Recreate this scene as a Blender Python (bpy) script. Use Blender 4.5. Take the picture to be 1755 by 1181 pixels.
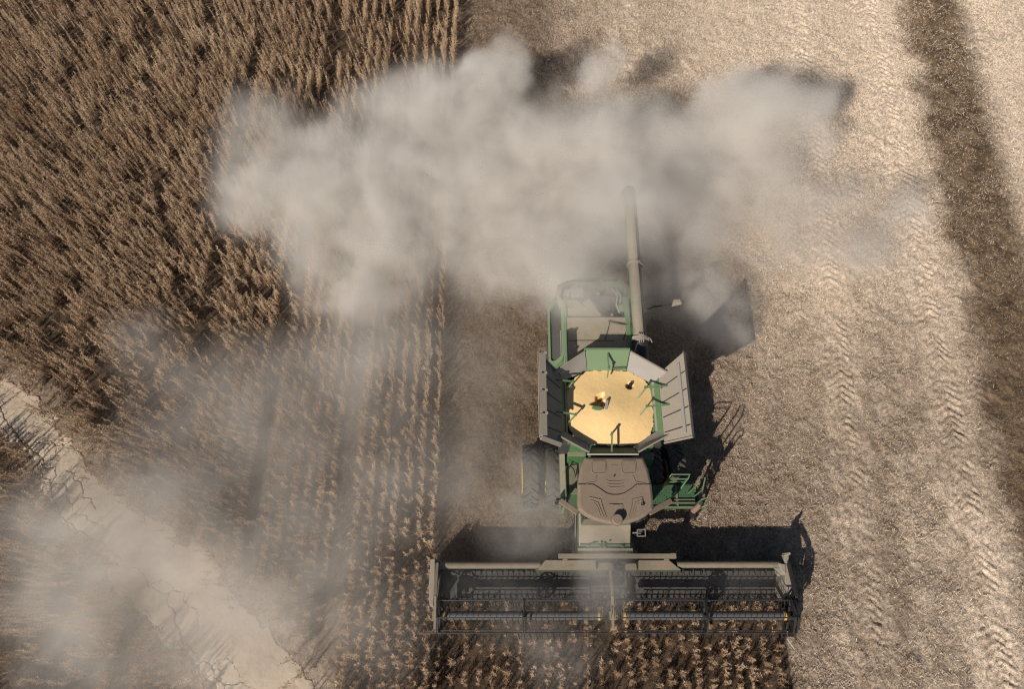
import bpy, math, random
import numpy as np

# ------------------------------------------------------------------ camera, light, exposure
for o in list(bpy.data.objects):
    bpy.data.objects.remove(o)
SC = bpy.context.scene
COL = SC.collection
PITCH = math.radians(23.3)
CAM_H = 22.5
cam_d = bpy.data.cameras.new('camera')
cam_d.sensor_width = 36.0
cam_d.lens = 36.0 * 1180.0 / 1755.0
cam_d.clip_start = 0.1
cam_d.clip_end = 3000
cam = bpy.data.objects.new('camera', cam_d)
COL.objects.link(cam)
cam.location = (0, 0, CAM_H)
cam.rotation_euler = (PITCH, 0, 0)
SC.camera = cam

SUN_DIR = np.array([0.83, 1.06, -1.0])
SUN_ELEV = math.atan2(1.0, math.hypot(0.83, 1.06))
SUN_AZ = math.atan2(-0.83, -1.06)
world = bpy.data.worlds.new('World')
SC.world = world
world.use_nodes = True
wn = world.node_tree.nodes
sky = wn.new('ShaderNodeTexSky')
sky.sky_type = 'NISHITA'
sky.sun_disc = False
sky.sun_elevation = SUN_ELEV
sky.sun_rotation = SUN_AZ
world.node_tree.links.new(sky.outputs[0], wn['Background'].inputs[0])
wn['Background'].inputs[1].default_value = 0.05
sun_d = bpy.data.lights.new('sun', 'SUN')
sun_d.energy = 5.0
sun_d.angle = math.radians(0.53)
sun_d.color = (1.0, 0.93, 0.82)
sun = bpy.data.objects.new('sun', sun_d)
COL.objects.link(sun)
sun.location = (-20, -25, 30)
from mathutils import Vector
sun.rotation_euler = Vector(SUN_DIR).to_track_quat('-Z', 'Y').to_euler()
SC.view_settings.view_transform = 'Standard'
SC.view_settings.look = 'None'
SC.view_settings.gamma = 1.0
SC.view_settings.exposure = 0.25
SC.render.engine = 'CYCLES'
SC.cycles.use_denoising = True
SC.cycles.denoising_prefilter = 'NONE'
SC.cycles.filter_width = 1.2
SC.cycles.max_bounces = 6
SC.cycles.diffuse_bounces = 2
SC.cycles.glossy_bounces = 2
SC.cycles.volume_bounces = 4
SC.cycles.transparent_max_bounces = 8

rng = np.random.default_rng(7)
random.seed(7)


def pix(x, y, z=0.0):
    """point of the field at height z that lies on the given line of sight of the 1755 px wide photograph"""
    u = x - 877.5
    v = 590.5 - y
    n = v * math.cos(PITCH) + 1180 * math.sin(PITCH)
    d = 1180 * math.cos(PITCH) - v * math.sin(PITCH)
    t = (CAM_H - z) / d
    return (u * t, n * t, z)


# ------------------------------------------------------------------ noise helpers (numpy)
def lat2(x, y, cell, seed):
    r = np.random.default_rng(seed)
    N = 257
    g = r.random((N, N)).astype(np.float32)
    xf = x / cell
    yf = y / cell
    xi = np.floor(xf).astype(int)
    yi = np.floor(yf).astype(int)
    fx = (xf - xi)
    fy = (yf - yi)
    fx = fx * fx * (3 - 2 * fx)
    fy = fy * fy * (3 - 2 * fy)
    a = g[xi % N, yi % N]
    b = g[(xi + 1) % N, yi % N]
    c = g[xi % N, (yi + 1) % N]
    d = g[(xi + 1) % N, (yi + 1) % N]
    return (a * (1 - fx) + b * fx) * (1 - fy) + (c * (1 - fx) + d * fx) * fy


def fbm(x, y, cell, seed, octs=4):
    s = 0
    w = 0
    a = 1.0
    for k in range(octs):
        s = s + a * lat2(x, y, cell / 2 ** k, seed + k * 17)
        w += a
        a *= 0.55
    return s / w


def sstep(e0, e1, x):
    t = np.clip((x - e0) / (e1 - e0), 0, 1)
    return t * t * (3 - 2 * t)


def inside(poly, x, y):
    c = np.zeros(x.shape, bool)
    n = len(poly)
    for i in range(n):
        x0, y0 = poly[i]
        x1, y1 = poly[(i + 1) % n]
        if y0 == y1:
            continue
        m = ((y0 > y) != (y1 > y)) & (x < (x1 - x0) * (y - y0) / (y1 - y0) + x0)
        c ^= m
    return c


def dist_poly(pts, x, y):
    d = np.full(x.shape, 1e9, np.float32)
    for (x0, y0), (x1, y1) in zip(pts[:-1], pts[1:]):
        dx, dy = x1 - x0, y1 - y0
        L = dx * dx + dy * dy + 1e-12
        t = np.clip(((x - x0) * dx + (y - y0) * dy) / L, 0, 1)
        d = np.minimum(d, np.hypot(x - x0 - t * dx, y - y0 - t * dy))
    return d


# ------------------------------------------------------------------ materials
def new_mat(name):
    m = bpy.data.materials.new(name)
    m.use_nodes = True
    return m, m.node_tree.nodes, m.node_tree.links, m.node_tree.nodes['Principled BSDF']


def noise(n, l, scale, detail=4, rough=0.55, vec=None):
    t = n.new('ShaderNodeTexNoise')
    t.inputs['Scale'].default_value = scale
    t.inputs['Detail'].default_value = detail
    t.inputs['Roughness'].default_value = rough
    if vec is None:
        g = n.new('ShaderNodeTexCoord')
        vec = g.outputs['Object']
    l.new(vec, t.inputs['Vector'])
    return t.outputs['Fac']


def ramp(n, l, src, stops):
    r = n.new('ShaderNodeValToRGB')
    e = r.color_ramp.elements
    while len(e) < len(stops):
        e.new(0.5)
    for k, (p, c) in enumerate(stops):
        e[k].position = p
        e[k].color = (c[0], c[1], c[2], 1)
    l.new(src, r.inputs['Fac'])
    return r.outputs['Color']


DUST = (0.190, 0.139, 0.101)


def dusty(name, base, rough=0.45, amount=0.75, metallic=0.0, side=0.12, dust=DUST):
    """paint that has field dust lying on every face turned upwards"""
    m, n, l, b = new_mat(name)
    geo = n.new('ShaderNodeNewGeometry')
    sep = n.new('ShaderNodeSeparateXYZ')
    l.new(geo.outputs['Normal'], sep.inputs[0])
    mr = n.new('ShaderNodeMapRange')
    mr.inputs['From Min'].default_value = 0.25
    mr.inputs['From Max'].default_value = 0.85
    mr.inputs['To Min'].default_value = side
    mr.inputs['To Max'].default_value = amount
    l.new(sep.outputs['Z'], mr.inputs['Value'])
    nf = noise(n, l, 5.0, 6, 0.65)
    mr2 = n.new('ShaderNodeMapRange')
    mr2.inputs['From Min'].default_value = 0.3
    mr2.inputs['From Max'].default_value = 0.62
    mr2.inputs['To Min'].default_value = 0.72
    mr2.inputs['To Max'].default_value = 1.12
    l.new(nf, mr2.inputs['Value'])
    mul = n.new('ShaderNodeMath')
    mul.operation = 'MULTIPLY'
    mul.use_clamp = True
    l.new(mr.outputs[0], mul.inputs[0])
    l.new(mr2.outputs[0], mul.inputs[1])
    st = noise(n, l, 2.2, 7, 0.7)
    mr3 = n.new('ShaderNodeMapRange')
    mr3.inputs['From Min'].default_value = 0.36
    mr3.inputs['From Max'].default_value = 0.56
    mr3.inputs['To Min'].default_value = 0.80
    l.new(st, mr3.inputs['Value'])
    mul2 = n.new('ShaderNodeMath')
    mul2.operation = 'MULTIPLY'
    l.new(mul.outputs[0], mul2.inputs[0])
    l.new(mr3.outputs[0], mul2.inputs[1])
    mul = mul2
    nf2 = noise(n, l, 30.0, 5, 0.7)
    dc = ramp(n, l, nf2, [(0.3, tuple(c * 0.8 for c in dust)), (0.7, tuple(min(1, c * 1.15) for c in dust))])
    mix = n.new('ShaderNodeMix')
    mix.data_type = 'RGBA'
    l.new(mul.outputs[0], mix.inputs['Factor'])
    mix.inputs[6].default_value = (*base, 1)
    l.new(dc, mix.inputs[7])
    l.new(mix.outputs[2], b.inputs['Base Color'])
    rr = n.new('ShaderNodeMapRange')
    rr.inputs['To Min'].default_value = rough
    rr.inputs['To Max'].default_value = 0.95
    l.new(mul.outputs[0], rr.inputs['Value'])
    l.new(rr.outputs[0], b.inputs['Roughness'])
    b.inputs['Metallic'].default_value = metallic
    bmp = n.new('ShaderNodeBump')
    bmp.inputs['Strength'].default_value = 0.15
    bmp.inputs['Distance'].default_value = 0.01
    l.new(nf2, bmp.inputs['Height'])
    l.new(bmp.outputs[0], b.inputs['Normal'])
    return m


M = {}
M['green'] = dusty('green_paint', (0.018, 0.10, 0.030), 0.4, 0.70, 0, 0.16)
M['green_clean'] = dusty('green_paint_wiped', (0.028, 0.15, 0.048), 0.4, 0.45, 0, 0.2)
M['green_pale'] = dusty('green_paint_thin_dust', (0.065, 0.20, 0.085), 0.5, 0.5, 0, 0.42)
M['deck'] = dusty('dusty_deck', (0.06, 0.14, 0.06), 0.5, 1.0, 0, 0.45, (0.245, 0.195, 0.148))
M['roofm'] = dusty('dusty_cab_roof', (0.095, 0.088, 0.06), 0.6, 1.0, 0, 0.6)
M['flap'] = dusty('dusty_sheet_metal', (0.20, 0.20, 0.18), 0.4, 0.98, 0.0, 0.55, (0.245, 0.20, 0.155))
M['galv'] = dusty('worn_bare_steel', (0.24, 0.225, 0.215), 0.55, 0.45, 0.15, 0.35, (0.23, 0.195, 0.16))
M['black'] = dusty('black_steel', (0.010, 0.010, 0.011), 0.5, 0.06, 0, 0.03)
M['reel'] = dusty('grey_reel_tube', (0.062, 0.066, 0.072), 0.45, 0.18, 0.0, 0.08)
M['rubber'] = dusty('tyre_rubber', (0.016, 0.016, 0.017), 0.8, 0.62, 0, 0.35, (0.12, 0.10, 0.085))
M['belt'] = dusty('draper_rubber', (0.014, 0.014, 0.0145), 0.75, 0.10, 0, 0.05)
M['yellow'] = dusty('yellow_paint', (0.55, 0.33, 0.03), 0.45, 0.4, 0, 0.3)
M['orange'] = dusty('amber_plastic', (0.7, 0.25, 0.01), 0.3, 0.1, 0, 0.02)
M['white'] = dusty('white_plastic', (0.50, 0.49, 0.46), 0.5, 0.45, 0, 0.2)
M['dark'] = dusty('dark_engine_parts', (0.02, 0.021, 0.02), 0.55, 0.35, 0, 0.15, (0.10, 0.085, 0.07))
M['pipe'] = dusty('dusty_header_tube', (0.03, 0.06, 0.035), 0.5, 1.0, 0, 0.25, (0.19, 0.145, 0.105))
m, n, l, b = new_mat('tinted_cab_glass')
b.inputs['Base Color'].default_value = (0.01, 0.014, 0.012, 1)
b.inputs['Roughness'].default_value = 0.12
M['glass'] = m
m, n, l, b = new_mat('air_intake_mesh')
vor = n.new('ShaderNodeTexVoronoi')
vor.inputs['Scale'].default_value = 60
l.new(ramp(n, l, vor.outputs['Distance'], [(0.25, (0.01, 0.011, 0.011)), (0.55, (0.075, 0.07, 0.062))]), b.inputs['Base Color'])
b.inputs['Roughness'].default_value = 0.7
M['mesh'] = m
# perforated platform floor
m, n, l, b = new_mat('perforated_green_tread')
tc = n.new('ShaderNodeTexCoord')
vor = n.new('ShaderNodeTexVoronoi')
vor.inputs['Scale'].default_value = 14
vor.inputs['Randomness'].default_value = 0.25
l.new(tc.outputs['Object'], vor.inputs['Vector'])
l.new(ramp(n, l, vor.outputs['Distance'], [(0.25, (0.005, 0.006, 0.005)), (0.36, (0.03, 0.085, 0.036)), (0.8, (0.065, 0.095, 0.055))]), b.inputs['Base Color'])
M['tread'] = m


# ------------------------------------------------------------------ mesh builder
class MB:
    def __init__(s):
        s.v = []
        s.f = []

    def add(s, vs, fs):
        k = len(s.v)
        s.v += [tuple(map(float, p)) for p in vs]
        s.f += [tuple(i + k for i in f) for f in fs]
        return s

    def hexa(s, p):
        """eight corners: bottom ring of four, then top ring of four"""
        return s.add(p, [(3, 2, 1, 0), (4, 5, 6, 7), (0, 1, 5, 4), (1, 2, 6, 5), (2, 3, 7, 6), (3, 0, 4, 7)])

    def box(s, x0, x1, y0, y1, z0, z1):
        return s.hexa([(x0, y0, z0), (x1, y0, z0), (x1, y1, z0), (x0, y1, z0), (x0, y0, z1), (x1, y0, z1), (x1, y1, z1), (x0, y1, z1)])

    def prism(s, pts, z0, z1, top_scale=1.0, centre=None):
        n = len(pts)
        a = sum((pts[i][0] * pts[(i + 1) % n][1] - pts[(i + 1) % n][0] * pts[i][1]) for i in range(n))
        if a < 0:
            pts = pts[::-1]
        cx, cy = centre or (sum(p[0] for p in pts) / n, sum(p[1] for p in pts) / n)
        lo = [(x, y, z0) for x, y in pts]
        hi = [(cx + (x - cx) * top_scale, cy + (y - cy) * top_scale, z1) for x, y in pts]
        fs = [tuple(range(n - 1, -1, -1)), tuple(range(n, 2 * n))]
        fs += [(i, (i + 1) % n, n + (i + 1) % n, n + i) for i in range(n)]
        return s.add(lo + hi, fs)

    def plate(s, q, t):
        """a flat or bent quad with thickness t along its normal"""
        q = [np.array(p, float) for p in q]
        nrm = np.cross(q[1] - q[0], q[3] - q[0])
        nrm /= np.linalg.norm(nrm) + 1e-9
        return s.hexa([tuple(p - nrm * t) for p in q] + [tuple(p) for p in q])

    def bar(s, a, b, w, h, up=(0, 0, 1)):
        a = np.array(a, float)
        b = np.array(b, float)
        d = b - a
        d /= np.linalg.norm(d)
        sd = np.cross(d, np.array(up, float))
        if np.linalg.norm(sd) < 1e-4:
            sd = np.cross(d, (1, 0, 0))
        sd /= np.linalg.norm(sd)
        u = np.cross(sd, d)
        sd = sd * w / 2
        u = u * h / 2
        return s.hexa([tuple(a - sd - u), tuple(a + sd - u), tuple(b + sd - u), tuple(b - sd - u), tuple(a - sd + u), tuple(a + sd + u), tuple(b + sd + u), tuple(b - sd + u)])

    def tube(s, pts, r, n=10, caps=True, closed=False):
        P = [np.array(p, float) for p in pts]
        R = r if isinstance(r, (list, tuple)) else [r] * len(P)
        rings = []
        prev = None
        N = len(P)
        for i in range(N):
            if closed:
                d = P[(i + 1) % N] - P[i - 1]
            else:
                d = P[min(i + 1, N - 1)] - P[max(i - 1, 0)]
            d = d / (np.linalg.norm(d) + 1e-9)
            if prev is None:
                h = np.array([0, 0, 1.0]) if abs(d[2]) < 0.9 else np.array([1.0, 0, 0])
            else:
                h = prev
            a = h - d * np.dot(h, d)
            a /= np.linalg.norm(a) + 1e-9
            prev = a
            c = np.cross(d, a)
            rings.append([tuple(P[i] + R[i] * (math.cos(2 * math.pi * k / n) * a + math.sin(2 * math.pi * k / n) * c)) for k in range(n)])
        vs = [p for q in rings for p in q]
        fs = []
        for i in range(N if closed else N - 1):
            j = (i + 1) % N
            for k in range(n):
                fs.append((i * n + k, i * n + (k + 1) % n, j * n + (k + 1) % n, j * n + k))
        if caps and not closed:
            fs.append(tuple(range(n - 1, -1, -1)))
            fs.append(tuple((N - 1) * n + k for k in range(n)))
        return s.add(vs, fs)

    def lathe_x(s, prof, cx, cy, cz, n=40):
        """prof: closed loop of (x, radius), turned about an axle along x"""
        vs = []
        m_ = len(prof)
        for k in range(n):
            a = 2 * math.pi * k / n
            for (x, r) in prof:
                vs.append((cx + x, cy + r * math.cos(a), cz + r * math.sin(a)))
        fs = []
        for k in range(n):
            j = (k + 1) % n
            for i in range(m_):
                q = (i + 1) % m_
                fs.append((k * m_ + i, k * m_ + q, j * m_ + q, j * m_ + i))
        return s.add(vs, fs)

    def build(s, name, mat, parent=None, off=(0, 0, 0), smooth=False, bevel=0.0):
        me = bpy.data.meshes.new(name)
        ox, oy, oz = off
        me.from_pydata([(x - ox, y - oy, z - oz) for x, y, z in s.v], [], s.f)
        me.validate()
        import bmesh
        bm = bmesh.new()
        bm.from_mesh(me)
        bmesh.ops.recalc_face_normals(bm, faces=bm.faces)
        bm.to_mesh(me)
        bm.free()
        me.materials.append(mat)
        o = bpy.data.objects.new(name, me)
        COL.objects.link(o)
        o.parent = parent
        if smooth:
            me.shade_smooth()
            me.set_sharp_from_angle(angle=math.radians(40))
        if bevel:
            bv = o.modifiers.new('bevel', 'BEVEL')
            bv.width = bevel
            bv.segments = 2
            bv.limit_method = 'ANGLE'
        return o


def tag(o, label=None, cat=None, group=None, kind=None):
    if label:
        o['label'] = label
    if cat:
        o['category'] = cat
    if group:
        o['group'] = group
    if kind:
        o['kind'] = kind
    return o


def np_mesh(name, verts, faces4, mat, attrs=None, smooth=False):
    me = bpy.data.meshes.new(name)
    nv = len(verts)
    nf = len(faces4)
    k = faces4.shape[1]
    me.vertices.add(nv)
    me.vertices.foreach_set('co', np.ascontiguousarray(verts, np.float32).ravel())
    me.loops.add(nf * k)
    me.loops.foreach_set('vertex_index', np.ascontiguousarray(faces4, np.int32).ravel())
    me.polygons.add(nf)
    me.polygons.foreach_set('loop_start', np.arange(0, nf * k, k, dtype=np.int32))
    me.update(calc_edges=True)
    for an, (tp, dat) in (attrs or {}).items():
        a = me.attributes.new(an, tp, 'POINT')
        if tp == 'FLOAT':
            a.data.foreach_set('value', np.ascontiguousarray(dat, np.float32).ravel())
        else:
            a.data.foreach_set('color', np.ascontiguousarray(dat, np.float32).ravel())
    me.polygons.foreach_set('use_smooth', np.full(nf, smooth))
    me.materials.append(mat)
    o = bpy.data.objects.new(name, me)
    COL.objects.link(o)
    return o


# ------------------------------------------------------------------ the field: one ground sheet
EDGE_X = -2.48                       # where the standing crop ends beside the cut strip
HEAD_R = 8.15                        # right end of the cutter bar
CUT_Y = 1.12                         # cutter bar line
TRACK_R = [(-24.5, 13.3), (-19.5, 9.7), (-17.7, 8.45), (-16.25, 7.6), (-14.9, 6.2), (-13.32, 4.71), (-11.45, 3.75), (-9.45, 2.3), (-7.35, 0.25), (-5.9, -1.4), (-3.4, -4.5), (-1.6, -6.5)]
TRACK_L = [(-24.5, 12.0), (-19.5, 8.3), (-17.31, 6.6), (-16.37, 5.98), (-14.98, 4.42), (-13.6, 2.85), (-12.0, 1.4), (-10.14, 0.0), (-9.0, -1.3), (-6.2, -4.5), (-4.5, -6.5)]
TRACK_POLY = TRACK_R + TRACK_L[::-1]
BAND = lambda y: 15.95 + 0.06 * y   # left edge of the brown windrow of chaff


def zones(x, y):
    """0..1 masks: standing crop, dark band"""
    w = (fbm(x, y, 1.2, 31, 3) - 0.5) * 1.4
    crop = ((x < EDGE_X) | ((y < CUT_Y) & (x < HEAD_R + 0.1))).astype(np.float32)
    bl = BAND(y) + w
    br = bl + 2.75 - 0.9 * w
    band = sstep(-0.7, 0.6, x - bl) * (1 - sstep(-0.7, 0.7, x - br))
    return crop, band


def chevrons(x, y):
    """tyre prints pressed into the cut ground: V lugs along two pairs of lanes"""
    h = np.zeros_like(x)
    for c0, sl, w, dep in ((10.8, 0.075, 0.74, 0.85), (14.5, 0.058, 0.80, 0.95), (12.05, 0.075, 0.62, 0.35), (15.75, 0.04, 0.6, 0.4), (9.6, 0.07, 0.6, 0.3)):
        xc = x - (c0 + sl * y)
        m = sstep(w * 0.62, w * 0.50, np.abs(xc))
        ph = (y + np.abs(xc) * 0.75 + 0.12 * np.sign(xc) + (fbm(x, y, 0.5, 75, 2) - 0.5) * 0.16 + (fbm(x, y, 0.16, 77, 2) - 0.5) * 0.09) / 0.27
        t = ph - np.floor(ph)
        lug = sstep(0.05, 0.2, t) * (1 - sstep(0.55, 0.75, t))
        wear = 0.12 + 0.88 * sstep(0.36, 0.56, fbm(x + c0, y, 0.8, 71, 4))
        h += m * (lug * 0.082 * dep - 0.038 * dep) * (0.75 + 0.25 * sstep(2, 9, y)) * wear * (1 - 0.35 * sstep(8, 20, y))
    return h


def axis(lo, hi, st, ends):
    a = np.arange(lo, hi, st)
    e0 = [lo - d for d in ends[::-1]]
    e1 = [hi + d for d in ends]
    return np.array(e0 + list(a) + e1)


gx = axis(-25.5, 25.5, 0.045, [1, 3, 8, 20, 60, 150, 400, 1000])
gy = axis(-6.5, 29.5, 0.045, [1, 3, 8, 20, 60, 150, 400, 1000])
X, Y = np.meshgrid(gx, gy, indexing='ij')
crop_m, band_m = zones(X, Y)
Z = (fbm(X, Y, 1.4, 3, 3) - 0.5) * 0.05 + (fbm(X, Y, 0.26, 9, 3) - 0.5) * 0.13
Z += chevrons(X, Y) * (1 - crop_m)
nt = np.minimum(dist_poly(TRACK_R, X, Y), dist_poly(TRACK_L, X, Y))
nt = np.where(inside(TRACK_POLY, X, Y), 0, nt)
nt = sstep(0.15, 1.0, nt)
Z = Z * nt - 0.025 * (1 - nt)
Z += band_m * (fbm(X, Y, 0.28, 19, 3) - 0.35) * 0.10
far = (np.abs(X) > 26) | (Y > 30) | (Y < -6.6)
Z[far] = 0
straw = np.array([0.58, 0.465, 0.365])
soil = np.array([0.150, 0.103, 0.068])
under = np.array([0.092, 0.063, 0.043])  # soil colour under the crop, with the deep crop shade painted in
pale = np.array([0.36, 0.285, 0.215])
brown = np.array([0.155, 0.108, 0.070])
mx = sstep(0.30, 0.62, fbm(X, Y, 0.55, 41, 5))
lane = sstep(0.42, 0.60, fbm(X, Y * 0.25, 1.3, 45, 3))         # long streaks along the direction of travel
cov = np.clip(0.30 + 0.6 * mx * (0.55 + 0.45 * lane), 0, 1)
sun_hotspot = sstep(4.0, 18.0, Y) * 0.65  # upper right paler: bright spot opposite the sun put into the colour
cov = np.clip(cov + sun_hotspot * sstep(0, 11, X), 0, 1.1)
fresh = sstep(9.5, 7.5, X) * sstep(24, 18, Y)                  # strip that was cut a moment ago: loose brown chaff
cov = np.clip(cov + 0.30 * sstep(0.9, 0.2, np.abs(X - BAND(Y) + 0.8)) , 0, 1.15)
mid = sstep(0.40, 0.60, fbm(X, Y * 0.22, 2.2, 47, 3)) * sstep(16, 6, Y)
cov = np.clip(cov + 0.22 * np.maximum(sstep(1.0, 0.5, np.abs(X - 10.8 - 0.075 * Y)), sstep(1.0, 0.5, np.abs(X - 14.5 - 0.058 * Y))), 0, 1.15)
cov = np.clip(cov + 0.16 * sstep(7.0, 10.0, X), 0, 1.2)
cov = cov * (1 - 0.30 * fresh) * (1 - 0.35 * mid)
cov = cov * (1 - 0.75 * sstep(2.8, 0.9, X))  # strip left of machine: darker fresh soil, plus dust-cloud shade put into colour
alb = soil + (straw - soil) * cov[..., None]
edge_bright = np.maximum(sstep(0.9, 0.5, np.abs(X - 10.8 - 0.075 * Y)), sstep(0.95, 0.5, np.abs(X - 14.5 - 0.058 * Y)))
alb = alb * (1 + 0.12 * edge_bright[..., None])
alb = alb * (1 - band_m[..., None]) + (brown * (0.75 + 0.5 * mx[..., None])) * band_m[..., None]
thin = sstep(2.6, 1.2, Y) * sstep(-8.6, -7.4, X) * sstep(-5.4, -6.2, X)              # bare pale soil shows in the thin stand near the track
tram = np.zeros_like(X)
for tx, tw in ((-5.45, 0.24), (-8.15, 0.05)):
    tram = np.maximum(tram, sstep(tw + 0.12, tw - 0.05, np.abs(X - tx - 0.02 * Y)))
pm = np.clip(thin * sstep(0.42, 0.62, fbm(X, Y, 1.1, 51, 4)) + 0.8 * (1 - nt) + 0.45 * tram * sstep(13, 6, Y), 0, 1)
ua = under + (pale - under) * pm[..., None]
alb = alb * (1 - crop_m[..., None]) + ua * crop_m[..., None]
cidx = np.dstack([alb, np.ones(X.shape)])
nx, ny = X.shape
idx = np.arange(nx * ny).reshape(nx, ny)
F = np.stack([idx[:-1, :-1], idx[1:, :-1], idx[1:, 1:], idx[:-1, 1:]], -1).reshape(-1, 4)
m, n, l, b = new_mat('field_soil_and_stubble')
at = n.new('ShaderNodeAttribute')
at.attribute_name = 'albedo'
nf = noise(n, l, 9.0, 8, 0.75)
nf2 = noise(n, l, 45.0, 5, 0.7)
ad = n.new('ShaderNodeMath')
ad.operation = 'ADD'
l.new(nf, ad.inputs[0])
l.new(nf2, ad.inputs[1])
fac = ramp(n, l, ad.outputs[0], [(0.0, (0.22, 0.21, 0.20)), (0.38, (0.55, 0.53, 0.51)), (0.58, (1.15, 1.14, 1.13)), (1.0, (1.5, 1.5, 1.5))])
# the sum runs 0.6..1.4: bring it to 0..1
ad2 = n.new('ShaderNodeMapRange')
ad2.inputs['From Min'].default_value = 0.6
ad2.inputs['From Max'].default_value = 1.4
l.new(ad.outputs[0], ad2.inputs['Value'])
l.new(ad2.outputs[0], fac.node.inputs['Fac'])
mul = n.new('ShaderNodeMix')
mul.data_type = 'RGBA'
mul.blend_type = 'MULTIPLY'
mul.inputs['Factor'].default_value = 1.0
l.new(at.outputs['Color'], mul.inputs[6])
l.new(fac, mul.inputs[7])
l.new(mul.outputs[2], b.inputs['Base Color'])
b.inputs['Roughness'].default_value = 0.95
b.inputs['Specular IOR Level'].default_value = 0.1
bp = n.new('ShaderNodeBump')
bp.inputs['Strength'].default_value = 1.0
bp.inputs['Distance'].default_value = 0.05
l.new(nf2, bp.inputs['Height'])
l.new(bp.outputs[0], b.inputs['Normal'])
ground = np_mesh('ground', np.stack([X, Y, Z], -1).reshape(-1, 3), F, m, {'albedo': ('FLOAT_COLOR', cidx.reshape(-1, 4))}, smooth=True)
tag(ground, 'bare and stubble covered field soil under crop and harvester', 'ground', kind='structure')
del X, Y, Z, alb, ua, cidx, F, idx

# ------------------------------------------------------------------ the dirt track with its drying cracks
CRACKS = [([(-17.3, 7.0), (-16.89, 6.53), (-16.5, 6.2), (-16.22, 5.9), (-16.05, 5.85), (-15.95, 5.78), (-15.69, 5.62), (-15.55, 5.45), (-15.58, 5.1), (-15.28, 4.85), (-15.05, 4.7), (-15.0, 4.35), (-14.74, 4.0), (-14.36, 3.6), (-13.92, 3.3)], 0.050),
          ([(-15.62, 5.4), (-15.35, 5.25), (-15.1, 5.22), (-14.98, 5.0), (-15.08, 4.75)], 0.05),
          ([(-16.05, 5.85), (-15.9, 6.1), (-15.5, 6.15), (-15.2, 6.0), (-15.15, 5.75)], 0.022),
          ([(-15.2, 6.05), (-14.9, 6.05), (-14.75, 6.25), (-14.4, 6.3)], 0.03),
          ([(-15.05, 4.72), (-14.7, 4.75), (-14.5, 4.5), (-14.45, 4.2), (-14.2, 4.05), (-14.1, 3.75), (-14.35, 3.6)], 0.022),
          ([(-14.7, 5.2), (-14.45, 5.1), (-14.4, 4.9), (-14.1, 4.7), (-13.9, 4.3), (-13.6, 4.25), (-13.45, 3.9)], 0.020),
          ([(-14.1, 3.75), (-13.7, 3.75), (-13.5, 3.5), (-13.1, 3.4), (-12.9, 3.1)], 0.02),
          ([(-13.92, 3.3), (-13.2, 2.9), (-12.9, 2.85), (-12.41, 2.42), (-11.97, 2.07), (-11.7, 2.1), (-11.39, 1.89), (-11.2, 1.6), (-10.94, 1.47), (-10.6, 1.3), (-10.5, 1.0), (-10.3, 0.9)], 0.026),
          ([(-11.2, 1.62), (-10.8, 1.75), (-10.4, 1.4), (-10.1, 1.3), (-9.9, 1.0), (-9.55, 0.8), (-9.5, 0.35)], 0.024),
          ([(-10.3, 0.9), (-10.2, 0.5), (-9.95, 0.2), (-9.85, -0.1), (-9.4, -0.35), (-9.2, -0.6), (-8.9, -0.7), (-8.7, -1.1), (-8.4, -1.2), (-8.0, -1.15), (-7.5, -1.3)], 0.03),
          ([(-8.9, -0.7), (-8.5, -0.5), (-8.2, -0.7), (-8.0, -1.0)], 0.018),
          ([(-8.4, -1.2), (-8.3, -1.6), (-7.9, -2.0), (-7.2, -2.6)], 0.025),
          ([(-18.9, 8.6), (-18.2, 7.9), (-17.7, 7.6), (-17.3, 7.0)], 0.04)]
tx = np.arange(-22.5, -2.0, 0.0165)
ty = np.arange(-6.2, 11.5, 0.0165)
X, Y = np.meshgrid(tx, ty, indexing='ij')
wob = (fbm(X, Y, 0.8, 61, 5) - 0.5) * 1.7
din = np.where(inside(TRACK_POLY, X, Y), 1, -1) * np.minimum(dist_poly(TRACK_R, X, Y), dist_poly(TRACK_L, X, Y)) + wob * 0.8
keep = din > -0.12
Zt = 0.006 + 0.02 * sstep(0.0, 0.9, din) - 0.08 * sstep(0.06, -0.12, din)
Zt += (fbm(X, Y, 0.9, 63, 4) - 0.5) * 0.035 + (fbm(X, Y, 0.16, 65, 3) - 0.5) * 0.022
ws = (fbm(X, Y, 0.22, 67, 4) - 0.5) * 0.22
ws2 = (fbm(X, Y, 0.22, 69, 4) - 0.5) * 0.22
for pts, w in CRACKS:
    x0 = min(p[0] for p in pts) - 0.4
    x1 = max(p[0] for p in pts) + 0.4
    y0 = min(p[1] for p in pts) - 0.4
    y1 = max(p[1] for p in pts) + 0.4
    i0, i1 = np.searchsorted(tx, [x0, x1])
    j0, j1 = np.searchsorted(ty, [y0, y1])
    if i1 <= i0 or j1 <= j0:
        continue
    s_ = (slice(i0, i1), slice(j0, j1))
    dd = dist_poly(pts, X[s_] + ws[s_], Y[s_] + ws2[s_])
    w2 = max(0.009, w * 0.42) * np.where(Y[s_] < 2.6, 0.8, 1.0) * (0.35 + 1.2 * fbm(X[s_], Y[s_], 0.4, 73, 2))
    Zt[s_] -= 0.11 * sstep(w2, w2 * 0.3, dd)
nx, ny = X.shape
idx = np.arange(nx * ny).reshape(nx, ny)
kq = keep[:-1, :-1] & keep[1:, :-1] & keep[1:, 1:] & keep[:-1, 1:]
F = np.stack([idx[:-1, :-1], idx[1:, :-1], idx[1:, 1:], idx[:-1, 1:]], -1)[kq]
used = np.unique(F)
remap = np.full(nx * ny, -1, np.int64)
remap[used] = np.arange(len(used))
m, n, l, b = new_mat('dry_cracked_earth')
nf = noise(n, l, 1.3, 10, 0.72)
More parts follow.
